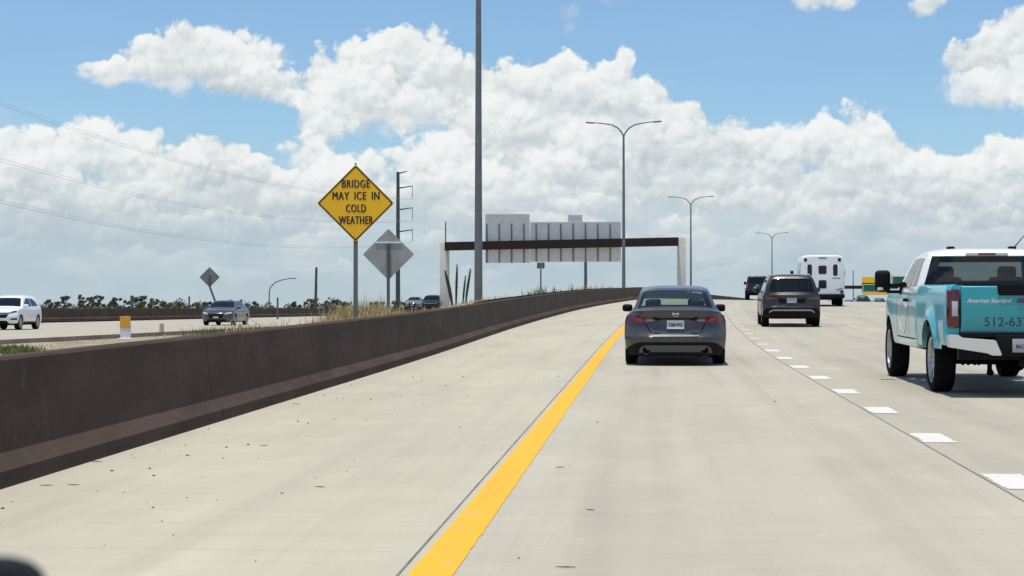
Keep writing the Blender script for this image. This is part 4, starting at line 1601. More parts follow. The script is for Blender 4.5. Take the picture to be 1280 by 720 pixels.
    tube(bm, [(.50, yy, 1.96), (.54, yy, 2.02), (.64, yy, 2.14), (.80, yy, 2.32)], [.01, .008, .006, .004], 6)
    obj('whip_antenna', bm, M_BLACK, root)
    add_wheels(root, .86, [y0 + 1.35, y0 + 5.52], .43, .27, 'truck')
    return root, L


truck, L = pickup('teal and white pickup with phone number on its tailgate at the right edge')
place_car(truck, 4.745, 22.6 + L / 2, L)


# --- oncoming cars on the other carriageway
def oncoming_suv(label, pm):
    root = tag(empty('crossover_car'), label, 'suv')
    c = Car(4.30,
            [(0, 1.0), (.05, 1.08), (.3, 1.34), (.5, 1.53), (.9, 1.59), (1.6, 1.605), (2.3, 1.56), (2.6, 1.47), (3.2, 1.08), (3.35, 1.03), (4.0, .95), (4.30, .80)],
            [(.25, .83), (.4, .88), (.7, .89), (.95, .875), (1.05, .84), (1.4, .70), (1.55, .60), (1.62, .55)],
            [(.25, .10), (.5, 0), (1.0, .06)], [(.22, .16), (.40, .03), (.58, .0), (.78, .06), (.92, .18)], zb=.3, r=.05, q=4, cR=.25, pR=4, cF=.38, pF=3)
    wy = [c.y0 + .88, c.y0 + 3.49]
    obj('body', body_mesh(c, [.88, 3.49], (.37, .345), lambda y: .30), pm, root)
    underbody(root, c, .62, .22, .6, wy, .37)
    on(c, 'windshield', [(-.88, 2.60), (.88, 2.60), (.90, 3.18), (-.90, 3.18)], 'top', M_GLASS, root, o=.004)
    on(c, 'rear_window', [(-.85, .1), (.85, .1), (.86, .42), (-.86, .42)], 'top', M_GLASS, root, o=.004)
    on(c, 'grille', [(-.42, .55), (.42, .55), (.56, .76), (.46, .80), (-.46, .80), (-.56, .76)], 'front', M_BLACK, root, o=.01)
    on(c, 'lower_intake', [(-.55, .26), (.55, .26), (.45, .42), (-.45, .42)], 'front', M_BLACK, root, o=.01)
    on(c, 'grille_bar', [(-.52, .71), (.52, .71), (.54, .745), (-.54, .745)], 'front', M_CHROME, root, o=.016)
    for sg in (-1, 1):
        h = on(c, 'headlight', [(.46, .73), (.86, .82), (.87, .91), (.70, .87), (.50, .80)], 'front', mat('smoked_lens', (.05, .055, .06), .1, coat=.7), root, o=.012, sg=sg)
        on(c, 'lamp_lens', [(.52, .765), (.62, .79), (.62, .82), (.53, .795)], 'front', M_LENS, h, o=.016, sg=sg)
        on(c, 'fog_light', [(.62, .46), (.84, .46), (.84, .54), (.60, .52)], 'front', M_BLACK, root, o=.012, sg=sg)
        on(c, 'side_window', [(.75, 1.10), (1.7, 1.08), (1.7, 1.46), (1.25, 1.43), (.95, 1.30)], 'side', M_GLASS, root, sg=sg)
        on(c, 'side_window', [(1.78, 1.08), (2.95, 1.06), (2.6, 1.28), (2.2, 1.45), (1.78, 1.46)], 'side', M_GLASS, root, sg=sg)
        on(c, 'sill_trim', [(1.30, .30), (3.08, .30), (3.08, .38), (1.30, .38)], 'side', M_BLACK, root, sg=sg)
    mirror_pair(root, c, 2.95, 1.09, (.22, .13, .15), pm, .13, .82)
    add_wheels(root, .76, wy, .345, .225, 'alloy')
    return root, c


wc, c = oncoming_suv('white oncoming crossover on the opposite road at the far left edge of the photo', paint('white_car_paint', (.80, .81, .82), .25, 0.0))
p = at(15, 413, 84)
place_car(wc, p.x + .33, 83.0, c.L, back=True, z=OZ, extra=R(3))
wc.scale = (1.05, 1.05, 1.05)


def oncoming_sedan(label, pm):
    root = tag(empty('sedan'), label, 'car')
    c = Car(4.75,
            [(0, 1.0), (.1, 1.02), (.4, 1.04), (.55, 1.08), (1.15, 1.34), (1.7, 1.43), (2.4, 1.43), (2.8, 1.35), (3.5, 1.02), (3.65, .98), (4.4, .85), (4.75, .70)],
            [(.15, .84), (.3, .88), (.55, .91), (.75, .905), (.88, .87), (.97, .80), (1.2, .69), (1.45, .56)],
            [(.15, .10), (.5, 0), (.9, .06)], [(.15, .14), (.35, .02), (.52, .0), (.68, .06), (.80, .18)], zb=.3, r=.045, q=4, cR=.3, pR=4, cF=.40, pF=3)
    wy = [c.y0 + 1.0, c.y0 + 3.8]
    obj('body', body_mesh(c, [1.0, 3.8], (.36, .33), lambda y: .24), pm, root)
    underbody(root, c, .62, .18, .55, wy, .36)
    on(c, 'windshield', [(-.88, 2.74), (.88, 2.74), (.9, 3.45), (-.9, 3.45)], 'top', M_GLASS, root, o=.004)
    on(c, 'rear_window', [(-.88, .56), (.88, .56), (.88, 1.2), (-.88, 1.2)], 'top', M_GLASS, root, o=.004)
    on(c, 'grille', [(-.36, .40), (.36, .40), (.46, .62), (.34, .66), (-.34, .66), (-.46, .62)], 'front', M_BLACK, root, o=.01)
    on(c, 'lower_intake', [(-.60, .22), (.60, .22), (.50, .34), (-.50, .34)], 'front', M_BLACK, root, o=.01)
    on(c, 'licence_plate', [(-.15, .42), (.15, .42), (.15, .5), (-.15, .5)], 'front', M_PLATE, root, o=.02)
    for sg in (-1, 1):
        on(c, 'headlight', [(.48, .62), (.84, .68), (.85, .77), (.52, .71)], 'front', M_LENS, root, o=.012, sg=sg)
        on(c, 'side_window', [(1.0, 1.02), (3.2, 1.02), (2.8, 1.2), (2.4, 1.34), (1.7, 1.34), (1.3, 1.22)], 'side', M_GLASS, root, sg=sg)
    mirror_pair(root, c, 3.15, 1.0, (.20, .12, .14), pm, .12, .84)
    add_wheels(root, .78, wy, .33, .21, 'alloy')
    return root, c


oc, c = oncoming_sedan('silver-blue oncoming sedan on the opposite road, half hidden behind dry weeds', paint('slate_paint', (.085, .085, .09), .22, .5))
p = at(283, 407, 104)
place_car(oc, p.x - .4, 105.5, c.L, back=True, z=OZ)
oc.scale = (1.07, 1.07, 1.07)

ob, c = oncoming_suv('black oncoming vehicle behind the barrier between grey diamond sign and gantry column', paint('black_suv_paint', (.012, .013, .014), .2))
p = at(538, 385, 185)
place_car(ob, p.x, 187, c.L, back=True, z=max(OZ, p.z - .35))
ob.scale = (1.12, 1.1, 1.12)
ob2, c = oncoming_sedan('small dark silver oncoming car just left of the black oncoming vehicle', paint('dark_silver', (.16, .17, .18), .25, .5))
p = at(513, 385, 200)
place_car(ob2, p.x, 204, c.L, back=True, z=max(OZ, p.z - .1))

# roofs of cars that have gone over the crest
for (px, py, Y, col, lab) in ((1060, 374.5, 290, (.05, .06, .06), 'low dark car roof over the crest just right of the white bus'),
                              (1077, 369.0, 235, (.03, .045, .035), 'dark green car beyond the crest below the yellow and green sign'),
                              (1098, 372.5, 262, (.05, .065, .09), 'dark blue car roof beyond the crest below the black towing mirror')):
    s_, c = sedan(lab, 'cars beyond the crest', paint('paint_%d' % px, col), detail=False)
    p = at(px, py, Y)
    place_car(s_, p.x, Y, c.L, z=p.z - 1.44)


# ------------------------------------------------------------------ signs
def diamond(h, r=.05, n=4):
    """rounded diamond outline with half-diagonal h"""
    pts = []
    for k in range(4):
        a0 = math.pi / 2 * k
        cx, cz = math.cos(a0) * (h - r * math.sqrt(2)), math.sin(a0) * (h - r * math.sqrt(2))
        for i in range(n + 1):
            a = a0 - math.pi / 4 + math.pi / 2 * i / n
            pts.append((cx + r * math.cos(a), cz + r * math.sin(a)))
    return pts


def post_bm(bm, x, y, z0, z1, w=.05, d=.05):
    add_box(bm, (x, y, (z0 + z1) / 2), (w, d, z1 - z0), None, .006, 1)


# yellow warning sign
Y = 39.2
pc = at(444.5, 254, Y)
base_z = median_z(pc.x, Y)
sg = tag(empty('warning_sign', (pc.x, Y, base_z), (0, 0, R(4))), 'yellow diamond warning sign reading bridge may ice in cold weather, behind the barrier', 'road sign')
hz_ = pc.z - base_z
H = 49 / FPX * Y
m_y = mat('sign_yellow', (.94, .52, .006), .45, var=.04, vscale=2)
bm = bmesh.new()
prism(bm, diamond(H, .05), -.004, .0)
for v in bm.verts:
    v.co.z += hz_
bmesh.ops.recalc_face_normals(bm, faces=bm.faces)
panel = obj('sign_panel', bm, m_y, sg)
bm = bmesh.new()
o_, i_ = diamond(H - .022, .045), diamond(H - .062, .035)
vo = [bm.verts.new((x, -.008, z + hz_)) for x, z in o_]
vi = [bm.verts.new((x, -.008, z + hz_)) for x, z in i_]
for k in range(len(vo)):
    bm.faces.new((vo[k], vo[(k + 1) % len(vo)], vi[(k + 1) % len(vi)], vi[k]))
obj('sign_border', bm, M_INK, panel)
pm_ = Y / FPX
for txt, x0, x1, yc, wd in (('BRIDGE', 427.5, 462.5, 229.5, 1), ('MAY ICE IN', 415.5, 474.5, 244.7, 1.9), ('COLD', 432.5, 457.5, 260.5, 1), ('WEATHER', 423.5, 466.5, 275.5, 1)):
    bm = text_bm(txt, (x1 - x0) * pm_, 10 * pm_, bold=0.0, spacing=1.12, words=wd)
    for v in bm.verts:
        v.co = Vector((v.co.x + ((x0 + x1) / 2 - 444.5) * pm_, -.0085, v.co.z + hz_ + (254 - yc) * pm_))
    # stroke weight: the thin letters laid again a few millimetres to either side
    thin = bm.copy()
    for dx, dz, dy in ((-.007, .003, -.0006), (.007, -.003, -.0012)):
        b2 = thin.copy()
        bmesh.ops.translate(b2, verts=b2.verts, vec=(dx, dy, dz))
        join(bm, b2)
    thin.free()
    obj('lettering', bm, M_INK, panel, sharp=False)
bm = bmesh.new()
post_bm(bm, 0, .035, 0, hz_ + .75, .095, .06)
obj('sign_post', bm, M_STEEL, sg)
bm = bmesh.new()
lathe(bm, [(.001, .0), (.028, 0.0), (.028, .03), (.001, .03)], 10, 'Y', (0, -.004, hz_ + H + .01))
obj('top_reflector', bm, mat('green_cap', (.20, .45, .10), .5), sg)


def grey_sign(px, py, half_px, Y, label, bend=None):
    pc = at(px, py, Y)
    bz = median_z(pc.x, Y) if pc.x > -19 else OZ
    s = tag(empty('road_sign', (pc.x, Y, bz), (0, 0, R(5))), label, 'road sign')
    h = half_px / FPX * Y
    hc = pc.z - bz
    bm = bmesh.new()
    prism(bm, diamond(h, .05), .02, .024)
    for v in bm.verts:
        v.co.z += hc
    bmesh.ops.recalc_face_normals(bm, faces=bm.faces)
    p = obj('sign_panel', bm, mat('dull_sign_back', (.16, .18, .17), .6, .1, var=.2, vscale=2) if bend else M_ALUD, s)
    bm = bmesh.new()
    if bend:
        tube(bm, [(bend, 0, 0), (bend * .5, 0, hc * .45), (.06, 0, hc - h * 1.05), (0, -.01, hc - h * .8), (0, -.01, hc + h * .2)], [.10] * 5, 8)
    else:
        tube(bm, [(0, -.05, 0), (0, -.05, hc + h * .42)], [.055, .055], 10)
        bb = bmesh.new()
        add_box(bb, (0, .003, hc + h * .46), (h * 1.02, .02, .045), None, .005, 1)
        obj('brace', bb, mat('brace_steel', (.74, .75, .75), .45, .0), s)
    obj('sign_post', bm, M_STEELD, s)
    return s


grey_sign(485.5, 318, 32.5, 58, 'grey back of a large diamond sign with a horizontal brace beside the yellow sign')
grey_sign(262, 346.5, 13, 166, 'small dark diamond sign on a bent post behind the far barrier', bend=1.0)


# ------------------------------------------------------------------ light poles
def light_pole(label, group):
    s = tag(empty('street_lamp'), label, 'street lamp', group)
    H = 13.0
    bm = bmesh.new()
    tube(bm, [(0, 0, .04), (0, 0, H - 1.0)], [.135, .075], 12)
    obj('pole', bm, M_STEEL, s)
    bm = bmesh.new()
    add_box(bm, (0, 0, .02), (.42, .42, .04), None, .008, 1)
    obj('base_plate', bm, M_STEELD, s)
    for sg in (-1, 1):
        bm = bmesh.new()
        tube(bm, [(0, 0, H - 1.02), (sg * .16, 0, H - .72), (sg * .42, 0, H - .42), (sg * .85, 0, H - .18), (sg * 1.5, 0, H - .06), (sg * 2.25, 0, H + .02)], [.06, .058, .055, .05, .042, .038], 8)
        a = obj('lamp_arm', bm, M_STEEL, s)
        bm = bmesh.new()
        add_box(bm, (sg * 2.52, 0, H + .015), (.62, .28, .10), Euler((0, -sg * R(4), 0)), .04, 2)
        obj('lamp_head', bm, M_STEEL, s)
    return s


lamp = light_pole('thick grey lamp post nearest the camera, its top out of the picture', 'twin arm lamp posts along the barrier')
p = at(598, 378, 56)
lamp.location = (p.x, 56, p.z - .05)
for (px, py, Y, lab) in ((779.5, 153, 130, 'tall twin-armed lamp post rising behind the grey sedan and the gantry beam'),
                         (863.5, 246, 214, 'middle twin-armed lamp post just right of the pale gantry column'),
                         (965, 291, 305, 'farthest twin-armed lamp post rising above the black off-road vehicle')):
    p = at(px, py, Y)
    dup(lamp, (p.x, Y, p.z - 13.0), (0, 0, heading(Y)[0]))['label'] = lab


def thin_lamp(px, ytop, ybase, Y, arm_px, label, rad=.09):
    """single-arm lamp post with a long curved arm, far away"""
    a, b = at(px, ybase, Y), at(px, ytop, Y)
    s = tag(empty('street_lamp', (a.x, Y, OZ - .2)), label, 'street lamp')
    h = b.z - OZ + .2
    w = arm_px / FPX * Y
    bm = bmesh.new()
    tube(bm, [(0, 0, 0), (0, 0, h * .62), (w * .06, 0, h * .76), (w * .24, 0, h * .88), (w * .5, 0, h * .955), (w * .85, 0, h)], [rad * 1.3, rad * 1.1, rad, rad, rad * .9, rad * .8], 8)
    obj('pole', bm, M_STEELD, s)
    bm = bmesh.new()
    add_box(bm, (w * .95, 0, h), (w * .26, .5, .22), None, .06, 1)
    obj('lamp_head', bm, M_STEELD, s)


thin_lamp(336.5, 348, 384, 420, 32, 'small far lamp post with one curved arm above the opposite road', .13)


def pole_thing(name, label, cat, px, ytop, Y, r0, r1, m, zb=None, lean=0.0, box=None, group=None):
    b = at(px, ytop, Y)
    z0 = zb if zb is not None else OZ - .3
    s = tag(empty(name, (b.x, Y, z0)), label, cat, group)
    h = b.z - z0
    bm = bmesh.new()
    tube(bm, [(-lean * h, 0, 0), (-lean * h * .5, 0, h * .5), (0, 0, h)], [r0, (r0 + r1) / 2, r1], 8)
    obj('pole', bm, m, s)
    if box:
        bm = bmesh.new()
        for x in (-.24, .24):
            add_box(bm, (x, 0, h - box * .5), (.28, .35, box), None, .04, 1)
        add_box(bm, (0, 0, h - box * .3), (.5, .12, .12))
        obj('camera_housing', bm, M_STEELD, s)
    return s


M_WOOD = mat('weathered_wood', (.085, .080, .072), .9, var=.3, vscale=4)
pole_thing('utility_pole', 'short dark wooden pole standing alone left of the yellow sign', 'utility pole', 395.5, 334, 260, .24, .18, M_WOOD, lean=.02)
pole_thing('camera_pole', 'slim pole topped by a small box, under the gantry signs', 'pole', 676, 328, 175, .09, .07, M_STEELD, box=.62)
pole_thing('steel_pole', 'plain grey pole under the right part of the gantry signs', 'pole', 732, 318, 205, .19, .17, M_STEELD)
s = pole_thing('steel_pole', 'thin pole sticking up behind the left gantry column', 'pole', 557, 277, 230, .10, .08, M_STEELD)
pole_thing('marker_post', 'short dark post beside the far barrier below the curved lamp', 'post', 347, 372, 160, .09, .09, M_STEELD)
pole_thing('marker_post', 'short dark post by the far barrier among the distant trees, right of the delineator', 'post', 236.5, 370.5, 190, .10, .10, M_STEELD)
pole_thing('marker_post', 'thick short dark post by the distant trees, above the white delineator', 'post', 165, 369.5, 176, .19, .19, M_STEELD)
pole_thing('steel_pole', 'faint far pole between the white bus and the yellow-topped sign', 'pole', 1066.5, 338, 410, .14, .10, M_STEEL)

# tall transmission pole with insulators
Y = 370
pb = at(497.5, 215, Y)
s = tag(empty('transmission_pole', (pb.x, Y, 0)), 'tall dark steel transmission pole with short arms, right of the yellow sign', 'power pole')
h = pb.z
bm = bmesh.new()
tube(bm, [(0, 0, 0), (0, 0, h)], [.52, .34], 12)
obj('pole', bm, mat('dark_green_steel', (.055, .075, .078), .6, .2), s)
k = Y / FPX
WIRE_AT = []
for (py, tip, ln, ins) in ((216.5, 12, -1.5, 0), (235, 19, -2.5, 15), (262, 19, -2, 15), (289.5, 19, -2.5, 15)):
    z = at(497.5, py, Y).z
    bm = bmesh.new()
    tube(bm, [(.3, 0, z), (tip * k, 0, z + .4)], [.16, .09], 8)
    obj('arm', bm, MATS['dark_green_steel'], s)
    if ins:
        bm = bmesh.new()
        n = 9
        prof = []
        for i in range(n):
            zz = -i * ins * k / n
            prof += [(.05, zz), (.14, zz - .08), (.05, zz - .16)]
        lathe(bm, prof, 8, 'Z', (tip * k - .1, 0, z + .35))
        obj('insulator', bm, mat('glass_insulator', (.20, .22, .24), .4), s)
        WIRE_AT.append(Vector((pb.x + tip * k - .1, Y, z + .35 - ins * k)))
    else:
        WIRE_AT.append(Vector((pb.x + tip * k, Y, z + .3)))
# conductors running back towards the camera's left
M_WIRE = mat('grey_wire', (.42, .45, .47), .7)


def wire(end, px0, py0, Y0, sag, label):
    a = at(px0, py0, Y0)
    bm = bmesh.new()
    pts = []
    for i in range(33):
        t = i / 32
        q = a.lerp(end, t)
        q.z -= sag * 4 * t * (1 - t)
        pts.append(q)
    tube(bm, pts, .020, 5)
    tag(obj('power_line', bm, M_WIRE), label, 'power line', 'power lines crossing the left sky')


for i, (end, y0, lab) in enumerate(((WIRE_AT[1], 62, 'uppermost pair'), (WIRE_AT[2], 146, 'middle pair'), (WIRE_AT[3], 205, 'lowest pair'))):
    for j, d in enumerate((0, 4.5)):
        wire(end + Vector((0, 0, -.25 * j)), -150, y0 + d + 5, 205, 4.2, '%s wire of the %s of power lines in the left sky' % (('upper', 'lower')[j], lab))

# ------------------------------------------------------------------ sign gantry seen from behind
Y = 186
g0 = at(555.5, 385, Y)
gy = tag(empty('sign_gantry', (g0.x, Y, OZ - .4)), 'wide sign gantry with cream columns and a dark brown beam, seen from behind', 'sign gantry')


def gp(px, py):
    v = at(px, py, Y)
    return v.x - g0.x, v.z - (OZ - .4)


for (x0, x1, yt) in ((550, 561, 303), (846.5, 857, 296.5)):
    a, zt = gp(x0, yt)
    b, _ = gp(x1, yt)
    bm = bmesh.new()
    add_box(bm, ((a + b) / 2, .25, zt / 2), (b - a, 1.0, zt), None, .06, 2)
    obj('column', bm, M_CREAM, gy)
bm = bmesh.new()
xa, za = gp(557, 303)
xb, zb_ = gp(848, 297)
_, zc = gp(557, 313.5)
ht = za - zc
bm2 = []
sec = 24
for i in range(2):
    x = (xa, xb)[i]
    z = (za, zb_)[i]
    bm2.append([bm.verts.new((x, y_, z - dz)) for y_, dz in ((-.95, 0), (-.95, ht), (-.35, ht), (-.35, 0))])
for k in range(4):
    bm.faces.new((bm2[0][k], bm2[1][k], bm2[1][(k + 1) % 4], bm2[0][(k + 1) % 4]))
bm.faces.new(bm2[0])
bm.faces.new(list(reversed(bm2[1])))
bmesh.ops.recalc_face_normals(bm, faces=bm.faces)
obj('beam', bm, M_DARKMETAL, gy)
for (x0, x1, y0_, y1_, dy) in ((606.5, 662, 267.5, 328.5, .10), (662.5, 776, 277.5, 327, .10), (710, 728, 268.5, 277.2, .13)):
    a, zt = gp(x0, y0_)
    b, zl = gp(x1, y1_)
    bm = bmesh.new()
    add_box(bm, ((a + b) / 2, dy, (zt + zl) / 2), (b - a, .06, zt - zl), None, .012, 1)
    obj('sign_panel', bm, M_ALU, gy)
for i in range(11):
    px = 608.5 + i * 15.4
    a, zt = gp(px, 279.5)
    _, zl = gp(px, 328.5 if i < 4 else 327)
    bm = bmesh.new()
    add_box(bm, (a, -.02, (zt + zl) / 2), (.10, .12, zt - zl))
    obj('stiffener', bm, M_STEELD, gy)

# ------------------------------------------------------------------ far green signs on the right
Y = 330
r0 = at(1036, 385, Y)
rz = .2
gr = tag(empty('sign_gantry', (r0.x, Y, rz)), 'far brown sign gantry carrying green guide signs, between bus and pickup', 'sign gantry')
k = Y / FPX


def rp_(px, py):
    v = at(px, py, Y)
    return v.x - r0.x, v.z - rz


for px in (1038, 1168):
    a, zt = rp_(px, 357)
    bm = bmesh.new()
    add_box(bm, (a, 0, zt / 2), (.8, .8, zt), None, .05, 1)
    obj('column', bm, M_CREAM, gr)
a, z1 = rp_(1035, 357)
b, z2 = rp_(1171, 361)
bm = bmesh.new()
add_box(bm, ((a + b) / 2, 0, (z1 + z2) / 2), (b - a, .5, z1 - z2), None, .02, 1)
obj('beam', bm, M_DARKMETAL, gr)
M_GREEN = mat('sign_green', (.012, .11, .055), .45)
for (x0, x1, yt, yb, exit_) in ((1077, 1111, 346.5, 368.5, True), (1114, 1139, 345, 356.5, False)):
    a, zt = rp_(x0, yt)
    b, zl = rp_(x1, yb)
    bm = bmesh.new()
    add_box(bm, ((a + b) / 2, -.40, (zt + zl) / 2), (b - a, .08, zt - zl), None, .015, 1)
    sp_ = obj('guide_sign', bm, M_GREEN, gr)
    if exit_:
        for (yy0, yy1) in ((346.3, 353.6), (365.6, 368.7)):
            _, u0 = rp_(x0, yy0)
            _, u1 = rp_(x0, yy1)
            bm = bmesh.new()
            add_box(bm, ((a + b) / 2, -.455, (u0 + u1) / 2), (b - a + .02, .02, u0 - u1), None, .004, 1)
            obj('yellow_panel', bm, m_y, sp_)
    bm = bmesh.new()
    zz = (355.8, 365.0) if exit_ else (345.6, 356)
    _, u0 = rp_(x0, zz[0])
    _, u1 = rp_(x0, zz[1])
    for (c_, s_) in ((((a + b) / 2, -.45, u0), (b - a - .3, .02, .09)), (((a + b) / 2, -.45, u1), (b - a - .3, .02, .09)), ((a + .2, -.45, (u0 + u1) / 2), (.09, .02, u0 - u1)), ((b - .2, -.45, (u0 + u1) / 2), (.09, .02, u0 - u1))):
        add_box(bm, c_, s_)
    obj('sign_border', bm, M_WRITE, sp_)

# ------------------------------------------------------------------ delineators at the edge of the opposite road
Y = 57.5
p = at(157, 425, Y)
dl = tag(empty('delineator_post', (p.x, Y, p.z)), 'white delineator post with an orange-yellow reflector panel at the road edge', 'delineator')
bm = bmesh.new()
add_box(bm, (0, 0, .28), (.36, .09, .56), None, .03, 2)
add_box(bm, (0, 0, .03), (.50, .24, .06), None, .02, 2)
obj('base', bm, mat('white_plastic', (.74, .75, .76), .5), dl)
bm = bmesh.new()
add_box(bm, (0, -.05, .60), (.36, .022, .40), None, .006, 1)
obj('reflector', bm, mat('amber_sheet', (.70, .33, .035), .4), dl)
p = at(202, 417, 71)
st = tag(empty('marker_stub', (p.x, 71, p.z)), 'short pale broken marker stub right of the white delineator', 'post')
bm = bmesh.new()
tube(bm, [(0, 0, 0), (0, 0, .42)], [.10, .09], 10)
obj('stub', bm, mat('pale_stub', (.40, .36, .30), .8), st)


# ------------------------------------------------------------------ plants
def leaf_mat(name, a, b):
    m = bpy.data.materials.new(name)
    m.use_nodes = True
    g = NT(m.node_tree)
    bs = g.n['Principled BSDF']
    geo = g.n.new('ShaderNodeNewGeometry')
    c = g.mix(geo.outputs['Random Per Island'], a, b)
    g.l.new(c, bs.inputs['Base Color'])
    bs.inputs['Roughness'].default_value = .75
    bs.inputs['Specular IOR Level'].default_value = .2
    return m


M_LEAF = leaf_mat('hazed_tree_leaves', (.06, .09, .05), (.11, .145, .08))  # both leaf colours lightened to carry the distance haze
M_LEAF2 = leaf_mat('hazed_pale_leaves', (.075, .10, .06), (.13, .155, .095))
M_BARK = mat('bark', (.10, .085, .07), .9)


def straw_mat():
    m = bpy.data.materials.new('dry_straw')
    m.use_nodes = True
    g = NT(m.node_tree)
    bs = g.n['Principled BSDF']
    geo = g.n.new('ShaderNodeNewGeometry')
    tc = g.n.new('ShaderNodeTexCoord').outputs['Object']
    rp = g.n.new('ShaderNodeValToRGB')
    e = rp.color_ramp.elements
    e[0].position, e[0].color = 0, (.36, .265, .125, 1)
    e[1].position, e[1].color = 1, (.14, .17, .05, 1)
    e.new(.45).color = (.47, .37, .20, 1)
    e.new(.75).color = (.27, .19, .10, 1)
    f = g.math('ADD', g.math('MULTIPLY', geo.outputs['Random Per Island'], .62), g.ramp(g.noise(tc, .22, 4, .6), .45, .7, 0, .42))
    g.l.new(f, rp.inputs[0])
    g.l.new(rp.outputs[0], bs.inputs['Base Color'])
    bs.inputs['Roughness'].default_value = .8
    bs.inputs['Specular IOR Level'].default_value = .2
    return m


M_STRAW = straw_mat()
M_GREENG = leaf_mat('green_weed', (.05, .085, .02), (.12, .16, .05))


def blade(bm, x, y, z, h, w, a, lean):
    ca, sa = math.cos(a), math.sin(a)
    dx, dy = math.cos(a + 1.3) * lean * h, math.sin(a + 1.3) * lean * h
    p0 = Vector((x - ca * w / 2, y - sa * w / 2, z))
    p1 = Vector((x + ca * w / 2, y + sa * w / 2, z))
    q0 = Vector((x - ca * w * .35 + dx * .35, y - sa * w * .35 + dy * .35, z + h * .55))
    q1 = Vector((x + ca * w * .35 + dx * .35, y + sa * w * .35 + dy * .35, z + h * .55))
    t = Vector((x + dx, y + dy, z + h))
    v = [bm.verts.new(c_) for c_ in (p0, p1, q1, q0, t)]
    bm.faces.new((v[0], v[1], v[2], v[3]))
    bm.faces.new((v[3], v[2], v[4]))


def on_median(px, Y):
    d = ray(px, 385)
    return d.x / d.y * Y


bm = bmesh.new()
bg_ = bmesh.new()


def tuft(px, Y, h, n, spread, b=bm, w=.022, lean=.35):
    x = on_median(px, Y)
    x = min(x, off(Y) - 5.15)
    for _ in range(n):
        xx = min(x + rnd.gauss(0, spread), off(Y) - 5.08)
        yy = Y + rnd.gauss(0, spread * 1.5)
        if xx < edge_x(yy) + .2:
            continue
        blade(b, xx, yy, median_z(xx, yy) - .03, h * rnd.uniform(.45, 1.15), w * rnd.uniform(.6, 1.4), rnd.uniform(0, 6.28), rnd.uniform(0, lean))


# tall straw round the sign posts, thinning out to both sides in uneven patches
def patchy(px):
    return .5 + .5 * math.sin(px * .21 + 1.3 * math.sin(px * .083)) * math.cos(px * .057)


for _ in range(300):
    px = rnd.gauss(452, 27)
    Y = rnd.uniform(36, 60)
    k = math.exp(-((px - 449) / 34) ** 2)
    tuft(px, Y, (.18 + .68 * k * rnd.uniform(.3, 1.1)) * (.45 + .75 * patchy(px)), rnd.randint(8, 34), .38, w=.018, lean=.6)
for _ in range(120):
    px = rnd.uniform(490, 650)
    tuft(px, rnd.uniform(44, 66), rnd.uniform(.04, .13) * (.5 + patchy(px)) + (.07 if 555 < px < 610 else 0), 20, .5, lean=.8)
for _ in range(210):
    px = rnd.uniform(225, 430)
    if rnd.random() < patchy(px):
        tuft(px, rnd.uniform(24, 84), rnd.uniform(.06, .32), rnd.randint(6, 26), .5, lean=.8)
for _ in range(60):
    tuft(rnd.uniform(640, 800), rnd.uniform(70, 130), rnd.uniform(.1, .35), 12, .5, lean=.7)
for _ in range(110):
    tuft(rnd.uniform(0, 320), rnd.uniform(26, 80), rnd.uniform(.05, .16), 16, .6, lean=.8)
for _ in range(34):      # bleached broken stems
    tuft(rnd.choice((355, 365, 372, 296, 305, 312, 415)) + rnd.gauss(0, 5), rnd.uniform(36, 50), rnd.uniform(.4, .8), 2, .2, w=.032, lean=1.2)
for _ in range(120):
    tuft(rnd.uniform(-30, 40) * rnd.uniform(.6, 1), rnd.uniform(39, 47), rnd.uniform(.04, .17), 24, .30, bg_, w=.03, lean=.9)
for _ in range(80):
    tuft(rnd.uniform(252, 330), rnd.uniform(46, 84), rnd.uniform(.15, .45), 22, .4, bg_, lean=.8)
for _ in range(24):
    tuft(rnd.uniform(620, 745), rnd.uniform(62, 120), rnd.uniform(.25, .5), 20, .3, bg_)
struct(obj('dry_grass', bm, M_STRAW, sharp=False), 'dry straw-coloured grass and weeds growing on the median', 'stuff')
struct(obj('green_weeds', bg_, M_GREENG, sharp=False), 'low green weeds growing on the median', 'stuff')


def stalk(px0, yt, px1, Y, label, r=.056):
    """tall dead mullein-like stalk with a shaggy seed head"""
    x0 = at(px0, 382, Y).x
    top = at(px1, yt, Y)
    z0 = median_z(x0, Y) - .05
    s = tag(empty('tall_weed', (x0, Y, z0)), label, 'weed', 'tall dead weed stalks behind the barrier')
    bm = bmesh.new()
    hh = top.z - z0
    dx = top.x - x0
    pts = [(dx * (t ** 1.4), 0, hh * t) for t in (0, .15, .3, .5, .7, .85, 1)]
    tube(bm, pts, [r * .5, r * .5, r * .6, r * .7, r * .65, r * .5, r * .15], 7)
    obj('stem', bm, mat('dead_stalk', (.060, .068, .045), .95, var=.4, vscale=30), s)
    bm = bmesh.new()
    for _ in range(150):
        t = rnd.uniform(.25, .99)
        a = rnd.uniform(0, 6.28)
        x, z = dx * t ** 1.4, hh * t
        rr = r * rnd.uniform(.6, 1.5) * (1.1 - .5 * abs(t - .6))
        c0 = Vector((x, 0, z))
        c1 = c0 + Vector((math.cos(a) * rr, math.sin(a) * rr, rnd.uniform(.01, .05)))
        n = Vector((-math.sin(a), math.cos(a), .3)) * .016
        bm.faces.new([bm.verts.new(v) for v in (c0 - n, c0 + n, c1)])
    obj('seed_head', bm, leaf_mat('dead_seed', (.05, .058, .035), (.11, .12, .065)) if 'dead_seed' not in bpy.data.materials else bpy.data.materials['dead_seed'], s)


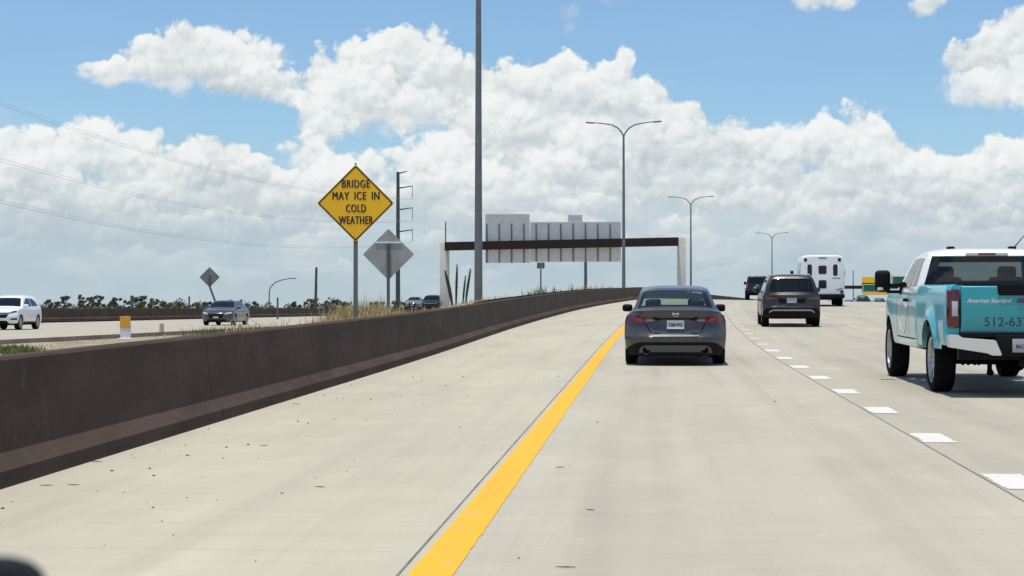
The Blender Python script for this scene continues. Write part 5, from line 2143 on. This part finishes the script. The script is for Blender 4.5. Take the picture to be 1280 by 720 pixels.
stalk(565.5, 338, 556, 54, 'leftmost dead weed stalk, leaning left in front of the gantry column', .08)
stalk(570, 330, 571.5, 53.5, 'tallest upright dead weed stalk between gantry column and lamp post')
stalk(578.5, 345, 582, 54, 'thin dead weed stalk just left of the bent one by the lamp post', .045)
stalk(582, 336, 588.5, 53, 'dead weed stalk bending right towards the thick lamp post')


def tree(px, ytop, Y, wpx, label, m=None, zb=None, group='distant trees along the horizon'):
    c_ = at(px, ytop, Y)
    z0 = OZ - .3 if zb is None else zb
    s = tag(empty('tree', (c_.x, Y, z0)), label, 'tree', group)
    h = c_.z - z0
    w = wpx / FPX * Y / 2
    bm = bmesh.new()
    tube(bm, [(0, 0, 0), (rnd.uniform(-.1, .1) * w, 0, h * .4), (rnd.uniform(-.2, .2) * w, 0, h * .8)], [.14, .10, .04], 7)
    for _ in range(5):
        a = rnd.uniform(0, 6.28)
        z = h * rnd.uniform(.35, .6)
        tube(bm, [(0, 0, z), (math.cos(a) * w * .35, math.sin(a) * w * .35, z + h * .18), (math.cos(a) * w * .6, math.sin(a) * w * .6, z + h * .3)], [.05, .035, .015], 5)
    obj('trunk', bm, M_BARK, s)
    bm = bmesh.new()
    cl = [(rnd.uniform(-.95, .95) * w, rnd.uniform(-.6, .6) * w, h * rnd.uniform(.42, .92), w * rnd.uniform(.14, .40)) for _ in range(rnd.randint(6, 11))]
    cl.append((0, 0, h * .90, w * .30))
    for (x, y, z, r) in cl:
        for _ in range(75):
            v = Vector((rnd.gauss(0, 1), rnd.gauss(0, 1), rnd.gauss(0, 1))).normalized() * r * rnd.uniform(.35, 1.1)
            v.z *= .75
            q = Vector((x, y, z)) + v
            sz = rnd.uniform(.09, .2)
            ax = Vector((rnd.gauss(0, 1), rnd.gauss(0, 1), rnd.gauss(0, 1))).normalized()
            bx = ax.orthogonal().normalized()
            cx = ax.cross(bx)
            bm.faces.new([bm.verts.new(q + bx * sz * a_ + cx * sz * b_ * .6) for a_, b_ in ((-1, 0), (0, -1), (1, 0), (0, 1))])
    obj('crown', bm, m or M_LEAF, s, sharp=False)


n_ = 0
spots = [(61, 374, 18), (70, 377, 14), (82, 369, 17), (100, 367, 12), (110, 371, 15), (122, 368, 18), (143, 371, 18), (156, 375, 16), (177, 370, 26), (190, 373, 22), (205, 377, 18), (222, 377, 24), (246, 378, 20), (262, 377, 18), (300, 375, 26), (318, 377, 18), (368, 377, 16), (388, 373, 18), (408, 376, 20), (418, 374, 16), (432, 377, 16), (470, 377, 18), (497, 376, 14), (512, 377, 18)]
TREE_LABELS = ["slim distant tree just right of the white crossover's roof",
    'low round bush just beyond the roof of the white crossover',
    'tall airy tree, first tall one right of the white crossover',
    'narrow tall tree, highest of the far left group',
    'small tree tucked under the tallest far left one',
    'leafy tree midway between white crossover and delineator',
    'open-crowned tree standing straight above left of the delineator',
    'low bushy tree directly above the white delineator',
    'dense dark tree beside the thick short dark post',
    'broad dark tree right of the thick short dark post',
    'low spreading tree left of the thin dark post',
    'wide low tree behind the thin dark post',
    "small tree just left of the bent diamond sign's post",
    'small tree at the foot of the bent diamond sign',
    'wide leafy tree poking up behind the oncoming silver sedan',
    'low tree right of the oncoming silver sedan',
    'low bush right of the small curved lamp post',
    'bushy tree directly left of the short wooden pole',
    'spreading tree right of the short wooden pole',
    'small pale tree between wooden pole and yellow sign',
    "low bush nearest the yellow sign's post on its left",
    'low bush between the yellow sign and the grey sign posts',
    'small bush behind the foot of the transmission pole',
    'wide bush beside the small dark silver oncoming car']
for i, (px, yt, w) in enumerate(spots):
    tree(px, yt, 215 + (i * 37) % 90, w, TREE_LABELS[i], M_LEAF if i % 3 else M_LEAF2)

# low far-off brush in one grey-green line, distance haze mixed into its colour
bm = bmesh.new()
for _ in range(5200):
    px = rnd.uniform(-120, 540)
    Y = rnd.uniform(420, 520)
    hh = (1.2 + 1.1 * math.sin(px * .05) * math.sin(px * .017 + 1) + .8 * math.sin(px * .23)) * rnd.random() ** .6
    q = at(px, 385, Y)
    q.z = .1 + max(.2, 1.4 + hh) * rnd.uniform(.3, 1)
    sz = rnd.uniform(.2, .5)
    ax = Vector((rnd.gauss(0, 1), rnd.gauss(0, 1), rnd.gauss(0, 1))).normalized()
    bx = ax.orthogonal().normalized()
    cx = ax.cross(bx)
    bm.faces.new([bm.verts.new(q + bx * sz * a_ + cx * sz * b_ * .6) for a_, b_ in ((-1, 0), (0, -1), (1, 0), (0, 1))])
struct(obj('brush', bm, leaf_mat('hazed_brush', (.09, .115, .085), (.15, .175, .135)), sharp=False), 'low grey-green brush along the far left horizon', 'stuff')

# pebbles and grit along the shoulder
bm = bmesh.new()
for _ in range(170):
    y = 6 + 40 * rnd.random() ** 1.6
    t = -4.5 + abs(rnd.gauss(0, 1.3)) if rnd.random() < .8 else rnd.uniform(-4.4, 2.3)
    if t > 5:
        continue
    x = t + off(y)
    r_ = rnd.choice((.004, .005, .006, .007, .009, .012))
    b = bmesh.new()
    bmesh.ops.create_icosphere(b, subdivisions=1, radius=r_)
    for v in b.verts:
        v.co = Vector((v.co.x * rnd.uniform(.8, 1.6), v.co.y * rnd.uniform(.7, 1.2), v.co.z * .6 + r_ * .3))
    bmesh.ops.translate(b, verts=b.verts, vec=(x, y, zr(x, y)))
    join(bm, b)
for (px, py) in ((58, 613), (92, 612), (370, 507), (260, 519), (400, 612), (120, 522 + 60), (700, 585), (738, 638), (707, 710), (330, 560)):
    Yt = CAM_Z * FPX / (py - 360)
    q = at(px, py, Yt)
    a = rnd.uniform(-.5, .5)
    l = rnd.uniform(.02, .06)
    tube(bm, [(q.x - l * math.cos(a), q.y - l * math.sin(a), zr(q.x, q.y) + .008), (q.x, q.y, zr(q.x, q.y) + .007), (q.x + l * math.cos(a), q.y + l * math.sin(a), zr(q.x, q.y) + .007)], [.002, .0035, .002], 5)
struct(obj('road_debris', bm, mat('debris', (.07, .06, .05), .9)), 'scattered grit and small stones on the road shoulder', 'stuff')

# ------------------------------------------------------------------ the dashboard the camera stands on
ds = tag(empty('car_dashboard', (-.32, .62, 1.16)), 'small black rounded gadget on a dashboard at the bottom left corner', 'dashboard')
bm = bmesh.new()
add_box(bm, (0, 0, 0), (.30, .34, .03), None, .012, 3)
obj('shelf', bm, M_BLACK, ds)
q = at(24, 709, .60)
bm = bmesh.new()
add_box(bm, (q.x + .32 - .055, -.0, (q.z - 1.16) / 2 + .007), (.11, .05, q.z - 1.16 - .015), None, .015, 4)
obj('gadget', bm, M_BLACK, ds)
